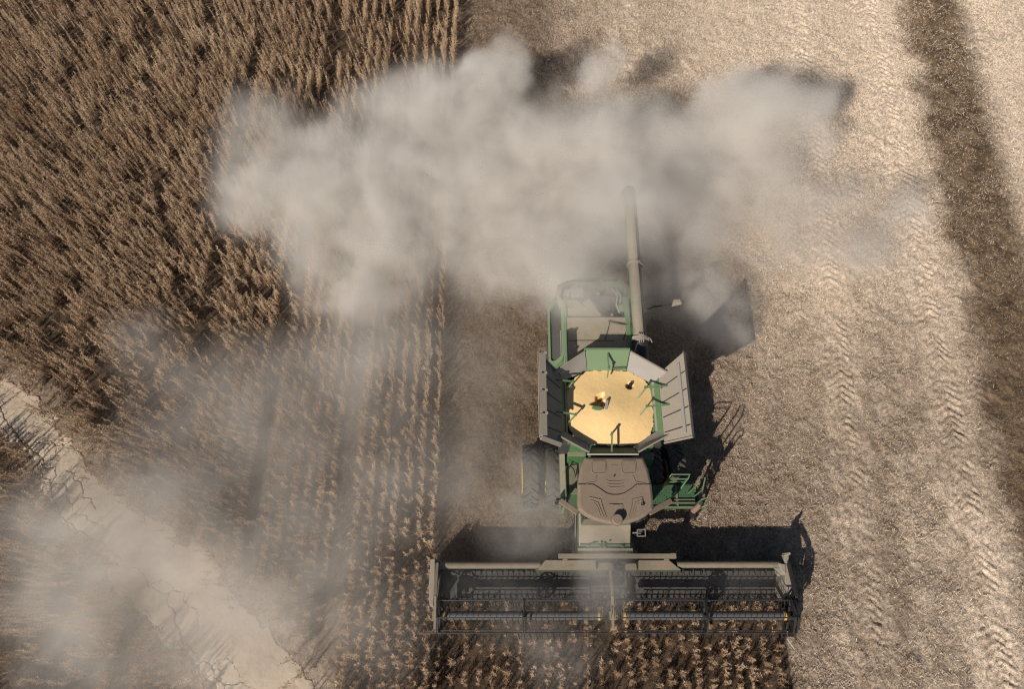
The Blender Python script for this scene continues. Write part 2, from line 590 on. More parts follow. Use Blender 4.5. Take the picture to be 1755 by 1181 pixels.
l.new(ramp(n, l, nf, [(0.28, (0.31, 0.246, 0.186)), (0.48, (0.385, 0.31, 0.238)), (0.72, (0.45, 0.37, 0.288))]), b.inputs['Base Color'])
b.inputs['Roughness'].default_value = 0.95
b.inputs['Specular IOR Level'].default_value = 0.1
nf2 = noise(n, l, 35, 6, 0.7)
bp = n.new('ShaderNodeBump')
bp.inputs['Strength'].default_value = 0.5
bp.inputs['Distance'].default_value = 0.015
l.new(nf2, bp.inputs['Height'])
l.new(bp.outputs[0], b.inputs['Normal'])
track = np_mesh('dirt_track', np.stack([X, Y, Zt], -1).reshape(-1, 3)[used], remap[F], m, smooth=True)
tag(track, 'pale dry cracked earth track crossing the field between crop stands', 'track', kind='structure')
del X, Y, Zt, F, idx, din, wob, ws, ws2

# ------------------------------------------------------------------ loose chopped straw on the cut ground
m, n, l, b = new_mat('chopped_straw')
at = n.new('ShaderNodeAttribute')
at.attribute_name = 'tone'
l.new(ramp(n, l, at.outputs['Fac'], [(0.0, (0.11, 0.075, 0.048)), (0.35, (0.27, 0.193, 0.132)), (0.75, (0.55, 0.435, 0.33)), (1.0, (0.74, 0.62, 0.50))]), b.inputs['Base Color'])
b.inputs['Roughness'].default_value = 0.7
b.inputs['Specular IOR Level'].default_value = 0.25
MAT_STRAW = m


def slivers(N, x, y, z, length, width, yaw, pitch):
    """N thin crossed-fold slivers: returns verts (N,4,3)"""
    d = np.stack([np.cos(yaw) * np.cos(pitch), np.sin(yaw) * np.cos(pitch), np.sin(pitch)], -1)
    s = np.stack([-np.sin(yaw), np.cos(yaw), np.zeros(N)], -1)
    roll = rng.uniform(-0.9, 0.9, N)[:, None]
    up = np.cross(d, s)
    s = s * np.cos(roll) + up * np.sin(roll)
    c = np.stack([x, y, z], -1)
    a = c - d * length[:, None] / 2
    e = c + d * length[:, None] / 2
    w = s * width[:, None] / 2
    return np.stack([a - w, e - w * 0.6, e + w * 0.6, a + w], 1)


N = 800000
x = rng.uniform(-2.6, 25.5, N)
y = rng.uniform(-5.0, 29.5, N)
cm, bmk = zones(x, y)
patch = fbm(x, y, 0.7, 41, 4)
lanes = np.maximum(sstep(0.75, 0.6, np.abs(x - 10.8 - 0.075 * y)), sstep(0.8, 0.62, np.abs(x - 14.5 - 0.058 * y)))
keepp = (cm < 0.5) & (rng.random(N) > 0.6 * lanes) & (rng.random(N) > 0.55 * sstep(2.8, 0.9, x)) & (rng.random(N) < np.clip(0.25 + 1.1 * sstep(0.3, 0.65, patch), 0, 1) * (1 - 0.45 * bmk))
x, y, bmk, patch = x[keepp], y[keepp], bmk[keepp], patch[keepp]
N = len(x)
fresh = sstep(9.5, 7.5, x) * sstep(24, 18, y)
L = rng.gamma(2.5, 0.020, N) + 0.025
W = rng.uniform(0.006, 0.015, N)
yaw = rng.uniform(0, 2 * np.pi, N)
pit = np.abs(rng.normal(0, 0.6, N)) * rng.choice([-1, 1], N)
zz = np.abs(np.sin(pit)) * L / 2 + rng.uniform(0.0, 0.05, N) + (fbm(x, y, 0.26, 9, 3) - 0.5) * 0.13 + np.clip(chevrons(x, y), -0.02, 0.06)
tone = np.clip(rng.normal(0.66, 0.2, N) + 0.30 * sstep(3, 20, y) * sstep(0, 12, x) - 0.06 + 0.09 * sstep(7, 10, x) - 0.44 * bmk - 0.13 * fresh - 0.36 * sstep(2.8, 0.9, x) - 0.16 * sstep(0.40, 0.60, fbm(x, y * 0.22, 2.2, 47, 3)) * sstep(16, 6, y) + 0.10 * sstep(0.9, 0.2, np.abs(x - BAND(y) + 0.8)), 0, 1)  # tone also carries the painted hot spot and the left strip's dust shade
V = slivers(N, x, y, zz, L, W, yaw, pit).reshape(-1, 3)
residue = np_mesh('straw_residue', V, np.arange(4 * N).reshape(-1, 4), MAT_STRAW, {'tone': ('FLOAT', np.repeat(tone, 4))})
tag(residue, 'chopped pale straw scattered over the harvested ground beside the harvester', 'straw', kind='stuff')

# ------------------------------------------------------------------ dry standing soybean crop
m, n, l, b = new_mat('dry_soybean_stalks')
at = n.new('ShaderNodeAttribute')
at.attribute_name = 'tone'
l.new(ramp(n, l, at.outputs['Fac'], [(0.0, (0.050, 0.030, 0.018)), (0.35, (0.185, 0.110, 0.066)), (0.7, (0.42, 0.276, 0.172)), (1.0, (0.62, 0.465, 0.315))]), b.inputs['Base Color'])
b.inputs['Roughness'].default_value = 0.75
b.inputs['Specular IOR Level'].default_value = 0.2
MAT_CROP = m


def plant_template(k):
    r = np.random.default_rng(100 + k)
    q = []
    t = []

    def blade(a, e, w0, w1, tone):
        a = np.array(a, float)
        e = np.array(e, float)
        d = e - a
        s = np.cross(d, r.normal(size=3))
        s /= np.linalg.norm(s) + 1e-9
        q.append([a - s * w0 / 2, e - s * w1 / 2, e + s * w1 / 2, a + s * w0 / 2])
        t.append(tone)
    H = r.uniform(0.82, 1.0)
    lean = r.normal(0, 0.07, 2)
    tip = np.array([lean[0], lean[1], H])
    nseg = 4
    pts = [tip * (i / nseg) + np.array([r.normal(0, .012), r.normal(0, .012), 0]) for i in range(nseg + 1)]
    for i in range(nseg):
        w = 0.014 - 0.002 * i
        blade(pts[i], pts[i + 1], w, w - 0.002, 0.8)
        blade(pts[i], pts[i + 1], w, w - 0.002, 0.8)
    nb = r.integers(4, 7)
    stems = [(np.zeros(3), tip)]
    for i in range(nb):
        h = r.uniform(0.10, 0.55)
        a = tip * h
        ang = r.uniform(0, 2 * np.pi)
        ln = r.uniform(0.22, 0.42)
        e = a + np.array([math.cos(ang) * ln * 0.22, math.sin(ang) * ln * 0.22, ln])
        blade(a, e, 0.009, 0.005, 0.75)
        stems.append((a, e))
    npod = 118
    for i in range(npod):
        a, e = stems[0] if r.random() < 0.5 else stems[r.integers(len(stems))]
        p = a + (e - a) * r.uniform(0.22, 1.0)
        ang = r.uniform(0, 2 * np.pi)
        ln = r.uniform(0.04, 0.10)
        el = r.uniform(0.0, 1.35)
        e2 = p + ln * np.array([math.cos(ang) * math.cos(el), math.sin(ang) * math.cos(el), math.sin(el)])
        blade(p, e2, 0.005, 0.0095, r.uniform(0.5, 1.0))
    for i in range(4):                      # shrivelled leaves low on the plant
        a, e = stems[r.integers(len(stems))]
        p = a + (e - a) * r.uniform(0.05, 0.6)
        ang = r.uniform(0, 2 * np.pi)
        ln = r.uniform(0.09, 0.20)
        e2 = p + ln * np.array([math.cos(ang), math.sin(ang), r.uniform(-0.7, 0.3)])
        blade(p, e2, 0.01, 0.035, r.uniform(0.15, 0.5))
    return np.array(q), np.array(t)


TPL = [plant_template(k) for k in range(10)]


def plant_field(name, px, py, label, hscale=1.0, shift=0.07):
    N = len(px)
    which = rng.integers(0, len(TPL), N)
    yaw = rng.uniform(0, 2 * np.pi, N)
    sc = rng.uniform(0.78, 1.14, N) * hscale
    wid = rng.uniform(0.5, 0.95, N)
    lx = rng.normal(0, 0.055, N) + (fbm(px, py, 1.5, 81, 2) - 0.5) * 0.22
    ly = rng.normal(0, 0.07, N) + (fbm(px, py, 1.5, 91, 2) - 0.5) * 0.25
    dt = shift + rng.normal(0, 0.10, N) + (fbm(px, py, 2.2, 95, 3) - 0.5) * 0.5
    VV = []
    TT = []
    for k, (q, t) in enumerate(TPL):
        s = np.where(which == k)[0]
        if not len(s):
            continue
        c = np.cos(yaw[s])[:, None, None]
        sn = np.sin(yaw[s])[:, None, None]
        x0 = q[None, :, :, 0] * wid[s][:, None, None]
        y0 = q[None, :, :, 1] * wid[s][:, None, None]
        z0 = q[None, :, :, 2] * sc[s][:, None, None]
        x1 = x0 * c - y0 * sn + z0 * lx[s][:, None, None] + px[s][:, None, None]
        y1 = x0 * sn + y0 * c + z0 * ly[s][:, None, None] + py[s][:, None, None]
        VV.append(np.stack([x1, y1, z0 - 0.03], -1).reshape(-1, 3).astype(np.float32))
        tt = np.clip(t[None, :] + dt[s][:, None], 0.02, 1)
        TT.append(np.repeat(tt.reshape(-1), 4))
    V = np.concatenate(VV)
    T = np.concatenate(TT)
    o = np_mesh(name, V, np.arange(len(V)).reshape(-1, 4), MAT_CROP, {'tone': ('FLOAT', T)})
    tag(o, label, 'soybean crop', kind='stuff')
    return o


def rows(x0, x1, y0, y1, step=0.115, pitch_=0.40):
    xs = np.arange(x0, x1, pitch_)
    ys = np.arange(y0, y1, step)
    gx_, gy_ = np.meshgrid(xs, ys, indexing='ij')
    gx_ = gx_ + rng.normal(0, 0.022, gx_.shape)
    gy_ = gy_ + rng.uniform(-0.06, 0.06, gy_.shape)
    return gx_.ravel(), gy_.ravel()


px, py = rows(-27.0, EDGE_X + 0.02, -6.0, 30.0, 0.075)
px = px - px.max() + EDGE_X + 0.05
clump = fbm(px, py, 0.75, 111, 3)
gap = fbm(px, py, 0.55, 117, 2)
dens = np.clip(0.30 + 1.5 * sstep(0.34, 0.62, clump), 0, 1)
near = sstep(-10.5, -8.0, px) * sstep(12, 9, py)
dens = np.maximum(dens, 0.62 * near)
dens *= 0.16 + 0.84 * np.maximum(sstep(0.30, 0.40, gap), 0.6 * near)
thin = sstep(2.6, 1.2, py) * sstep(-8.6, -7.4, px) * sstep(-5.4, -6.2, px)
dens *= 1 - 0.92 * thin * sstep(0.40, 0.56, fbm(px, py, 1.1, 51, 4))
for tx_, tw in ((-5.45, 0.28), (-8.15, 0.22), (-11.2, 0.2)):
    d_ = np.abs(px - tx_ - 0.02 * py)
    dens *= np.where(d_ < tw, 0.12, 1)
intrack = inside(TRACK_POLY, px, py)
dtr = np.minimum(dist_poly(TRACK_R, px, py), dist_poly(TRACK_L, px, py))
edge_n = (fbm(px, py, 0.8, 61, 5) - 0.5) * 1.7 - 0.12
sd = np.where(intrack, 1, -1) * dtr + edge_n * 0.8
ok = (rng.random(len(px)) < dens) & (sd < -0.05 + 0.40 * rng.random(len(px)) ** 4) & (px < EDGE_X + 0.03)
# which side of the track
side = np.zeros(len(px), bool)
tr_y = np.interp(px, [p[0] for p in TRACK_L], [p[1] for p in TRACK_L], left=99, right=-99)
side = (py < tr_y + 0.4) & (px < -6.0)
plant_field('standing_soybeans', px[ok & ~side], py[ok & ~side], 'tall dry brown soybean crop standing in rows left of the harvester')
plant_field('soybean_corner', px[ok & side], py[ok & side], 'small corner of dry soybeans cut off by the cracked dirt track')
fx, fy = rows(EDGE_X + 0.30, HEAD_R + 0.02, -6.0, CUT_Y - 0.02, 0.085, 0.40)
k2 = rng.random(len(fx)) < 0.25 + 0.65 * sstep(0.35, 0.6, fbm(fx, fy, 0.3, 131, 2))
plant_field('uncut_soybeans', fx[k2], fy[k2], 'strip of dry soybean plants about to be cut beneath the reel', 0.72, -0.08)

# ------------------------------------------------------------------ the combine harvester
AX, AY = 2.8, 4.75                       # centre line and front axle
harv = bpy.data.objects.new('combine_harvester', None)
COL.objects.link(harv)
harv.location = (AX, AY, 0)
tag(harv, 'dust covered green combine harvester with open grain tank cutting soybeans', 'harvester')
OFF = (0, AY, 0)


def hood(mb, dz=0.22):
    """rear hood pieces sit a little higher and further forward"""
    mb.v = [(x - 0.02, y - 0.105, z + dz) for x, y, z in mb.v]
    return mb


def B_each(mb, name, mat, parent=None, smooth=False, bevel=0.0):
    """one object for every loose piece of the builder"""
    root = list(range(len(mb.v)))

    def find(i):
        while root[i] != i:
            root[i] = root[root[i]]
            i = root[i]
        return i
    for f in mb.f:
        for q in f[1:]:
            root[find(q)] = find(f[0])
    groups = {}
    for f in mb.f:
        groups.setdefault(find(f[0]), []).append(f)
    out = []
    for fs in groups.values():
        ids = sorted({i for f in fs for i in f})
        mp = {i: k for k, i in enumerate(ids)}
        m2 = MB()
        m2.add([mb.v[i] for i in ids], [tuple(mp[i] for i in f) for f in fs])
        out.append(B(m2, name, mat, parent or harv, smooth, bevel))
    return out


def B(mb, name, mat, parent=harv, smooth=False, bevel=0.0):
    return mb.build(name, M[mat] if isinstance(mat, str) else mat, parent, OFF, smooth, bevel)


# --- hull
mb = MB()
mb.box(-1.15, 1.15, 3.9, 10.2, 0.75, 2.45)
mb.box(-1.22, -1.06, 7.4, 10.0, 1.2, 3.42)
mb.box(1.06, 1.22, 7.4, 10.1, 1.2, 2.95)
mb.box(-1.05, 1.05, 7.33, 7.62, 2.46, 3.4)
mb.hexa([(-1.2, 10.2, 0.9), (1.2, 10.2, 0.9), (1.2, 10.75, 1.0), (-1.2, 10.75, 1.0), (-1.2, 10.2, 2.3), (1.2, 10.2, 2.3), (1.2, 10.45, 2.0), (-1.2, 10.45, 2.0)])
body = B(mb, 'body', 'green', bevel=0.03)
# rear arch round the engine
arc = [(-1.30, 9.55), (-1.44, 9.95), (-1.36, 10.30), (-1.05, 10.47), (-0.40, 10.58), (0.2, 10.58), (0.62, 10.50), (0.86, 10.28), (0.95, 9.9)]
mb = MB()
for (x0, y0), (x1, y1) in zip(arc[:-1], arc[1:]):
    cx, cy = 0.0, 9.2
    def inn(x, y, d=0.17):
        v = np.array([x - cx, y - cy])
        v = v / np.linalg.norm(v)
        return x - v[0] * d, y - v[1] * d
    a0, a1 = inn(x0, y0), inn(x1, y1)
    mb.hexa([(x0, y0, 2.2), (x1, y1, 2.2), (*a1, 2.2), (*a0, 2.2), (x0, y0, 3.28), (x1, y1, 3.28), (*a1, 3.32), (*a0, 3.32)])
B(hood(mb), 'rear_hood_rim', 'deck', smooth=False)
mb = MB()
for x0, x1, yy in ((-0.95, -0.2, 10.42), (0.05, 0.5, 10.44)):
    mb.box(x0, x1, yy - 0.025, yy + 0.03, 3.33, 3.345)
B_each(hood(mb), 'hood_slot', 'black')
# deck
mb = MB()
mb.prism([(-1.10, 7.63), (0.86, 7.63), (0.86, 9.2), (-0.06, 9.2), (-0.28, 9.30), (-0.78, 9.78), (-1.10, 9.78)], 3.12, 3.30)
deck = B(hood(mb), 'engine_deck', 'deck', bevel=0.015)
mb = MB()
mb.box(-1.09, 0.85, 9.185, 9.205, 3.301, 3.322)
mb.box(-1.09, 0.3, 8.40, 8.415, 3.301, 3.312)
mb.bar((0.02, 8.42, 3.305), (0.22, 9.08, 3.305), 0.02, 0.02)
mb.bar((0.56, 8.42, 3.305), (0.76, 8.95, 3.305), 0.02, 0.02)
mb.bar((-1.09, 9.22, 3.305), (-1.09, 9.77, 3.305), 0.02, 0.02)
B(hood(mb), 'panel_seam', 'black', deck)
mb = MB()
mb.tube([(-0.98 + 0.06 * math.cos(a), 9.56 + 0.06 * math.sin(a), 3.305) for a in np.linspace(0, 2 * math.pi, 14)[:-1]], 0.008, 5, closed=True)
B(hood(mb), 'filler_cap', 'black', deck)
mb = MB()
mb.box(-1.235, -1.10, 7.55, 9.80, 2.9, 3.285)
B(hood(mb), 'hood_edge', 'green_pale', bevel=0.03)
# engine bay
mb = MB()
mb.box(-1.04, 1.04, 9.21, 10.35, 2.46, 2.52)
mb.box(-0.5, 0.45, 9.5, 10.15, 2.52, 2.85)
mb.box(-0.35, 0.3, 9.6, 10.05, 2.85, 2.98)
mb.tube([(-0.6, 9.9, 2.8), (-0.6, 10.1, 2.95), (-0.2, 10.25, 2.95)], 0.07, 8)
B(hood(mb), 'engine', 'dark', bevel=0.02)
mb = MB()
mb.bar((-0.52, 9.78, 3.16), (-0.12, 9.16, 3.16), 0.27, 0.24)
eb = B(hood(mb), 'exhaust_housing', 'deck', bevel=0.02)
mb = MB()
mb.bar((-0.39, 9.86, 3.10), (0.02, 9.20, 3.10), 0.04, 0.18)
B(hood(mb), 'heat_shield', 'galv', eb)
mb = MB()
mb.box(-1.16, -1.0, 9.95, 10.2, 2.6, 3.24)
mb.box(-0.95, -0.55, 9.92, 10.28, 2.6, 3.22)
B_each(hood(mb), 'battery_box', 'deck', bevel=0.03)
mb = MB()
mb.bar((-1.2, 9.95, 3.26), (-0.72, 10.33, 3.26), 0.05, 0.05)
mb.tube([(0.38, 10.35, 3.0), (0.52, 10.0, 3.12), (0.46, 9.7, 3.14), (0.55, 9.42, 3.1), (0.72, 9.3, 3.05)], 0.035, 8)
mb.tube([(0.52, 10.38, 3.0), (0.62, 10.0, 3.14), (0.58, 9.75, 3.14)], 0.03, 8)
B_each(hood(mb), 'hose', 'galv', smooth=True)
mb = MB()
mb.tube([(0.62, 9.58, 2.6), (0.62, 9.58, 3.12)], 0.10, 16)
mb.tube([(0.62, 9.58, 3.12), (0.62, 9.58, 3.17)], 0.13, 16)
B(hood(mb), 'air_precleaner', 'green_pale', smooth=True)
mb = MB()
mb.tube([(0.15, 9.05, 3.32), (0.35, 8.98, 3.34), (0.62, 8.93, 3.34), (0.9, 8.95, 3.3)], 0.022, 6)
B(hood(mb), 'cable', 'black', smooth=True)
mb = MB()
mb.box(-0.12, -0.02, 10.1, 10.18, 2.99, 3.05)
mb.box(0.25, 0.31, 9.23, 9.29, 3.2, 3.34)
B_each(hood(mb), 'fitting', 'galv')
# side air intake
S = []
for (v_, w_) in ((0.06, 0.0), (0.2, 0.0), (0.8, 0.0), (0.94, 0.0)):
    pass


def intake(u, w):
    """u along Y 0..1, w across 0..1 (top edge to lower edge)"""
    return (-1.235 - 0.41 * w, 7.75 + 2.25 * u, 3.27 - 0.75 * w ** 1.5)


def rrect(u0, u1, w0, w1, r, rr=0.0, n=5):
    out = []
    for (cu, cw, a0) in ((u1 - r, w1 - rr, 0), (u0 + r, w1 - rr, 90), (u0 + r, w0 + rr, 180), (u1 - r, w0 + rr, 270)):
        for k in range(n + 1):
            a = math.radians(a0 + 90 * k / n)
            out.append((cu + r * math.cos(a), cw + rr * math.sin(a)))
    return out


mb = MB()
o_ = rrect(0.0, 1.0, 0.0, 1.0, 0.10, 0.45)
i_ = rrect(0.07, 0.93, 0.10, 0.86, 0.08, 0.34)
nn = len(o_)
vo = [intake(u, w) for u, w in o_]
vi = [intake(u, w) for u, w in i_]
vd = [(x + 0.06, y, z - 0.08) for x, y, z in vi]
vb = [(x + 0.10, y, z - 0.16) for x, y, z in vo]
fs = []
for k in range(nn):
    j = (k + 1) % nn
    fs += [(k, j, nn + j, nn + k), (nn + k, nn + j, 2 * nn + j, 2 * nn + k), (k, j, 3 * nn + j, 3 * nn + k)]
mb.add(vo + vi + vd + vb, fs)
inframe = B(hood(mb), 'air_intake_frame', 'green_pale', smooth=True)
mb = MB()
uu = np.linspace(0.07, 0.93, 9)
ww = np.linspace(0.08, 0.88, 9)
g = [[intake(u, w) for w in ww] for u in uu]
vs = [(x + 0.045, y, z - 0.06) for r_ in g for x, y, z in r_]
mb.add(vs, [(a * 9 + c, a * 9 + c + 1, (a + 1) * 9 + c + 1, (a + 1) * 9 + c) for a in range(8) for c in range(8)])
B(hood(mb), 'air_intake_screen', 'mesh', inframe, smooth=True)
mb = MB()
mb.tube([intake(u, 0.16) for u in np.linspace(0.10, 0.45, 7)], 0.022, 6)
B(hood(mb), 'screen_rail', 'galv', inframe, smooth=True)
# lower side panels
mb = MB()
mb.hexa([(-1.34, 3.6, 0.9), (-1.2, 3.6, 0.9), (-1.2, 7.6, 0.9), (-1.34, 7.6, 0.9), (-1.40, 3.55, 2.55), (-1.24, 3.7, 2.6), (-1.24, 7.6, 2.6), (-1.40, 7.6, 2.55)])
mb.hexa([(1.2, 5.2, 0.9), (1.34, 5.2, 0.9), (1.34, 7.6, 0.9), (1.2, 7.6, 0.9), (1.24, 5.2, 2.6), (1.40, 5.2, 2.55), (1.40, 7.6, 2.55), (1.24, 7.6, 2.6)])
B_each(mb, 'side_shield', 'deck', bevel=0.02)

# --- grain tank with opened extension panels
tank = MB()
HX, ZR = 1.30, 3.86                       # hinge line of the side panels
for sx in (-1, 1):
    tank.hexa([(sx * 1.20, 5.1, 2.5), (sx * 1.26, 5.1, 2.5), (sx * 1.26, 7.25, 2.5), (sx * 1.20, 7.25, 2.5), (sx * 1.17, 5.1, 3.62), (sx * 1.23, 5.1, 3.62), (sx * 1.23, 7.25, 3.62), (sx * 1.17, 7.25, 3.62)])
    # sloping green collar between heap and panel
    tank.plate([(sx * 1.17, 5.15, 3.62), (sx * 1.17, 7.05, 3.62), (sx * 1.42, 7.0, 3.98), (sx * 1.42, 5.1, 3.98)], 0.03)
tank.box(-1.16, 1.16, 7.2, 7.3, 2.5, 3.68)
tank.box(-1.16, 1.16, 5.0, 5.1, 2.5, 3.68)
tank.box(-1.16, 1.16, 5.1, 7.2, 2.46, 2.52)
gt = B(tank, 'grain_tank', 'green_clean')
for sx in (-1, 1):
    for y0, y1 in ((5.06, 5.25), (6.95, 7.25)):
        tank = MB()
        tank.box(sx * 1.28 - 0.14, sx * 1.28 + 0.14, y0, y1, 2.5, 3.50)
        B(tank, 'corner_post', 'dark', gt)  # dark material paints in the shaded gap below the panels


def sub(mb, name, mat, smooth=False, bevel=0.0, parent=None):
    return B(mb, name, mat, parent or gt, smooth, bevel)


# side panels: hinge at |x|=1.42 z 3.98, outer edge |x|=2.08 z 4.62
for sx in (-1, 1):
    def sp(u, w, lift=0.0):
        """u 0..1 along (front to rear), w 0..1 hinge to outer edge"""
        yf = 4.98 - 0.0 * w
        yr = (7.02) + 0.45 * w
        return (sx * (1.42 + 0.66 * w - lift * 0.7), yf + (yr - yf) * u, 3.98 + 0.64 * w + lift * 0.7)
    mb = MB()
    q = [sp(0, 0), sp(1, 0), sp(1, 1), sp(0, 1)]
    if sx < 0:
        q = q[::-1]
    mb.plate(q, 0.025)
    for u0, u1 in ((0.0, 0.02), (0.98, 1.0)):         # folded lips at both ends
        for k in (0,):
            mb.hexa([sp(u0, 0), sp(u1, 0), sp(u1, 1), sp(u0, 1), sp(u0, 0, 0.06), sp(u1, 0, 0.06), sp(u1, 1, 0.06), sp(u0, 1, 0.06)])
    fl = sub(mb, 'side_panel', 'flap')
    mb = MB()
    for u in (0.15, 0.36, 0.57, 0.78):
        mb.hexa([sp(u, 0.04), sp(u + 0.012, 0.04), sp(u + 0.012, 0.97), sp(u, 0.97), sp(u, 0.04, 0.035), sp(u + 0.012, 0.04, 0.035), sp(u + 0.012, 0.97, 0.035), sp(u, 0.97, 0.035)])
    B_each(mb, 'panel_rib', 'black', fl)
    mb = MB()
    mb.hexa([sp(0.07, 0.66), sp(0.93, 0.66), sp(0.93, 0.80), sp(0.07, 0.80), sp(0.07, 0.68, 0.06), sp(0.93, 0.68, 0.06), sp(0.93, 0.78, 0.06), sp(0.07, 0.78, 0.06)])
    sub(mb, 'stiffener', 'galv', bevel=0.008, parent=fl)
    mb = MB()
    mb.hexa([sp(0.0, 0.985), sp(1.0, 0.985), sp(1.0, 1.0), sp(0.0, 1.0), sp(0.0, 0.985, 0.12), sp(1.0, 0.985, 0.12), sp(1.0, 1.0, 0.12), sp(0.0, 1.0, 0.12)])
    sub(mb, 'panel_lip', 'black' if sx < 0 else 'flap', parent=fl)
    mb = MB()
    if sx < 0:
        for y0, y1 in ((5.02, 5.62), (5.68, 6.28), (6.34, 6.78), (6.84, 7.38)):
            mb.hexa([(-2.04, y0, 4.76), (-1.86, y0, 4.72), (-1.86, y1, 4.72), (-2.04, y1, 4.76), (-2.04, y0, 4.80), (-1.86, y0, 4.75), (-1.86, y1, 4.75), (-2.04, y1, 4.80)])
            mb.box(-1.90, -1.83, y1 - 0.02, y1 + 0.05, 4.66, 4.77)
        mb.box(-2.05, -1.98, 5.0, 7.40, 4.70, 4.775)
        mb.bar((-2.02, 4.97, 4.68), (-1.46, 4.94, 4.06), 0.05, 0.13, (0, 0.7, 0.7))
        sub(mb, 'edge_channel', 'flap', parent=fl)
for sx in (-1, 1):
    mb = MB()
    mb.bar((sx * 1.27, 5.2, 3.79), (sx * 1.27, 6.95, 3.79), 0.07, 0.035, (-sx * 0.8, 0, 0.6))
    sub(mb, 'seal_strip', 'galv')
# rear panel leaning back, front panel leaning forward
mb = MB()
mb.plate([(-0.60, 7.28, 3.68), (0.54, 7.28, 3.68), (0.60, 7.72, 4.22), (-0.72, 7.72, 4.22)], 0.03)
rp = sub(mb, 'end_panel', 'green_pale')
mb = MB()
mb.bar((-0.72, 7.73, 4.22), (0.60, 7.73, 4.22), 0.05, 0.04)
sub(mb, 'panel_lip', 'green_pale', parent=rp)
mb = MB()
mb.bar((0.15, 7.28, 3.78), (0.50, 7.31, 3.80), 0.05, 0.05)
sub(mb, 'crossbar', 'green', parent=rp)
mb = MB()
mb.plate([(0.58, 5.02, 3.66), (-0.58, 5.02, 3.66), (-0.70, 4.68, 4.10), (0.62, 4.68, 4.10)], 0.03)
fp = sub(mb, 'end_panel', 'green')
mb = MB()
mb.bar((-0.76, 4.66, 4.11), (0.64, 4.66, 4.11), 0.03, 0.03)
sub(mb, 'panel_lip', 'white', parent=fp)


def bent(quad, sag, n=6):
    """a slightly buckled sheet between four corners, with thickness"""
    a, b_, c, d = [np.array(p, float) for p in quad]
    top = []
    for i in range(n + 1):
        for j in range(n + 1):
            u, w = i / n, j / n
            p = a * (1 - u) * (1 - w) + b_ * u * (1 - w) + c * u * w + d * (1 - u) * w
            p = p + np.array([0, 0, -sag * math.sin(math.pi * u) * math.sin(math.pi * w) + 0.012 * math.sin(7 * u + 3 * w)])
            top.append(p)
    m_ = MB()
    k = (n + 1) ** 2
    vs = [tuple(p) for p in top] + [(p[0], p[1], p[2] - 0.02) for p in top]
    fs = []
    for i in range(n):
        for j in range(n):
            q = (i * (n + 1) + j, (i + 1) * (n + 1) + j, (i + 1) * (n + 1) + j + 1, i * (n + 1) + j + 1)
            fs += [q, tuple(k + t for t in q[::-1])]
    ring = [i * (n + 1) for i in range(n + 1)] + [n * (n + 1) + j for j in range(1, n + 1)] + [i * (n + 1) + n for i in range(n - 1, -1, -1)] + [j for j in range(n - 1, 0, -1)]
    for t in range(len(ring)):
        p, q = ring[t], ring[(t + 1) % len(ring)]
        fs.append((p, q, k + q, k + p))
    return m_.add(vs, fs)


def corner(quad, sag=0.05):
    o = sub(bent(quad, sag), 'corner_panel', 'galv', smooth=True)
    m2 = MB()
    m2.bar(tuple(np.array(quad[2]) + (0, 0, 0.012)), tuple(np.array(quad[3]) + (0, 0, 0.012)), 0.04, 0.03)
    sub(m2, 'panel_lip', 'flap', parent=o)
    return o


corner([(-0.61, 7.27, 3.70), (-1.40, 6.86, 3.84), (-1.62, 7.02, 4.20), (-0.70, 7.66, 4.20)])
corner([(0.56, 7.27, 3.70), (1.26, 6.82, 3.80), (1.60, 7.02, 4.22), (0.61, 7.66, 4.20)])
corner([(-0.59, 5.05, 3.68), (-1.34, 5.40, 3.82), (-1.58, 5.22, 4.10), (-0.70, 4.72, 4.08)])
corner([(0.59, 5.05, 3.68), (1.30, 5.42, 3.82), (1.58, 5.24, 4.10), (0.64, 4.72, 4.08)])


def strut(a, b_, c, light=False):
    """hinged two-bar panel stay"""
    m_ = MB()
    m_.bar(a, b_, 0.042, 0.04)
    m_.bar(b_, c, 0.036, 0.036)
    m_.tube([(b_[0], b_[1], b_[2] - 0.04), (b_[0], b_[1], b_[2] + 0.05)], 0.04, 8)
    return sub(m_, 'panel_stay', 'green_clean' if not light else 'flap')


strut((-0.04, 7.62, 4.16), (-0.02, 7.2, 4.10), (-0.05, 6.98, 3.86))
strut((-1.54, 6.80, 4.16), (-1.06, 6.78, 4.10), (-1.22, 6.62, 3.80))
strut((-1.54, 5.86, 4.16), (-1.02, 5.80, 4.10), (-1.20, 5.66, 3.80))
strut((1.60, 6.62, 4.18), (0.98, 6.60, 4.10), (0.80, 6.38, 3.78))
strut((1.60, 6.06, 4.18), (0.98, 6.04, 4.10), (0.80, 5.84, 3.78))
strut((-0.08, 4.74, 4.08), (-0.05, 5.24, 4.16), (-0.05, 5.28, 3.80))
# bubble-up auger head and sensor
mb = MB()
mb.prism([(-0.55, 6.05), (-0.45, 5.99), (-0.3, 5.98), (-0.18, 6.03), (-0.3, 6.10), (-0.5, 6.12)], 3.4, 3.93)
aug = sub(mb, 'fountain_auger', 'green_clean', bevel=0.02)
mb = MB()
mb.bar((-0.14, 6.02, 3.86), (-0.10, 6.28, 3.92), 0.07, 0.10)
sub(mb, 'auger_flight', 'galv', parent=aug)
mb = MB()
mb.box(0.58, 0.66, 6.76, 6.84, 3.5, 3.82)
sub(mb, 'level_sensor', 'black', bevel=0.01)

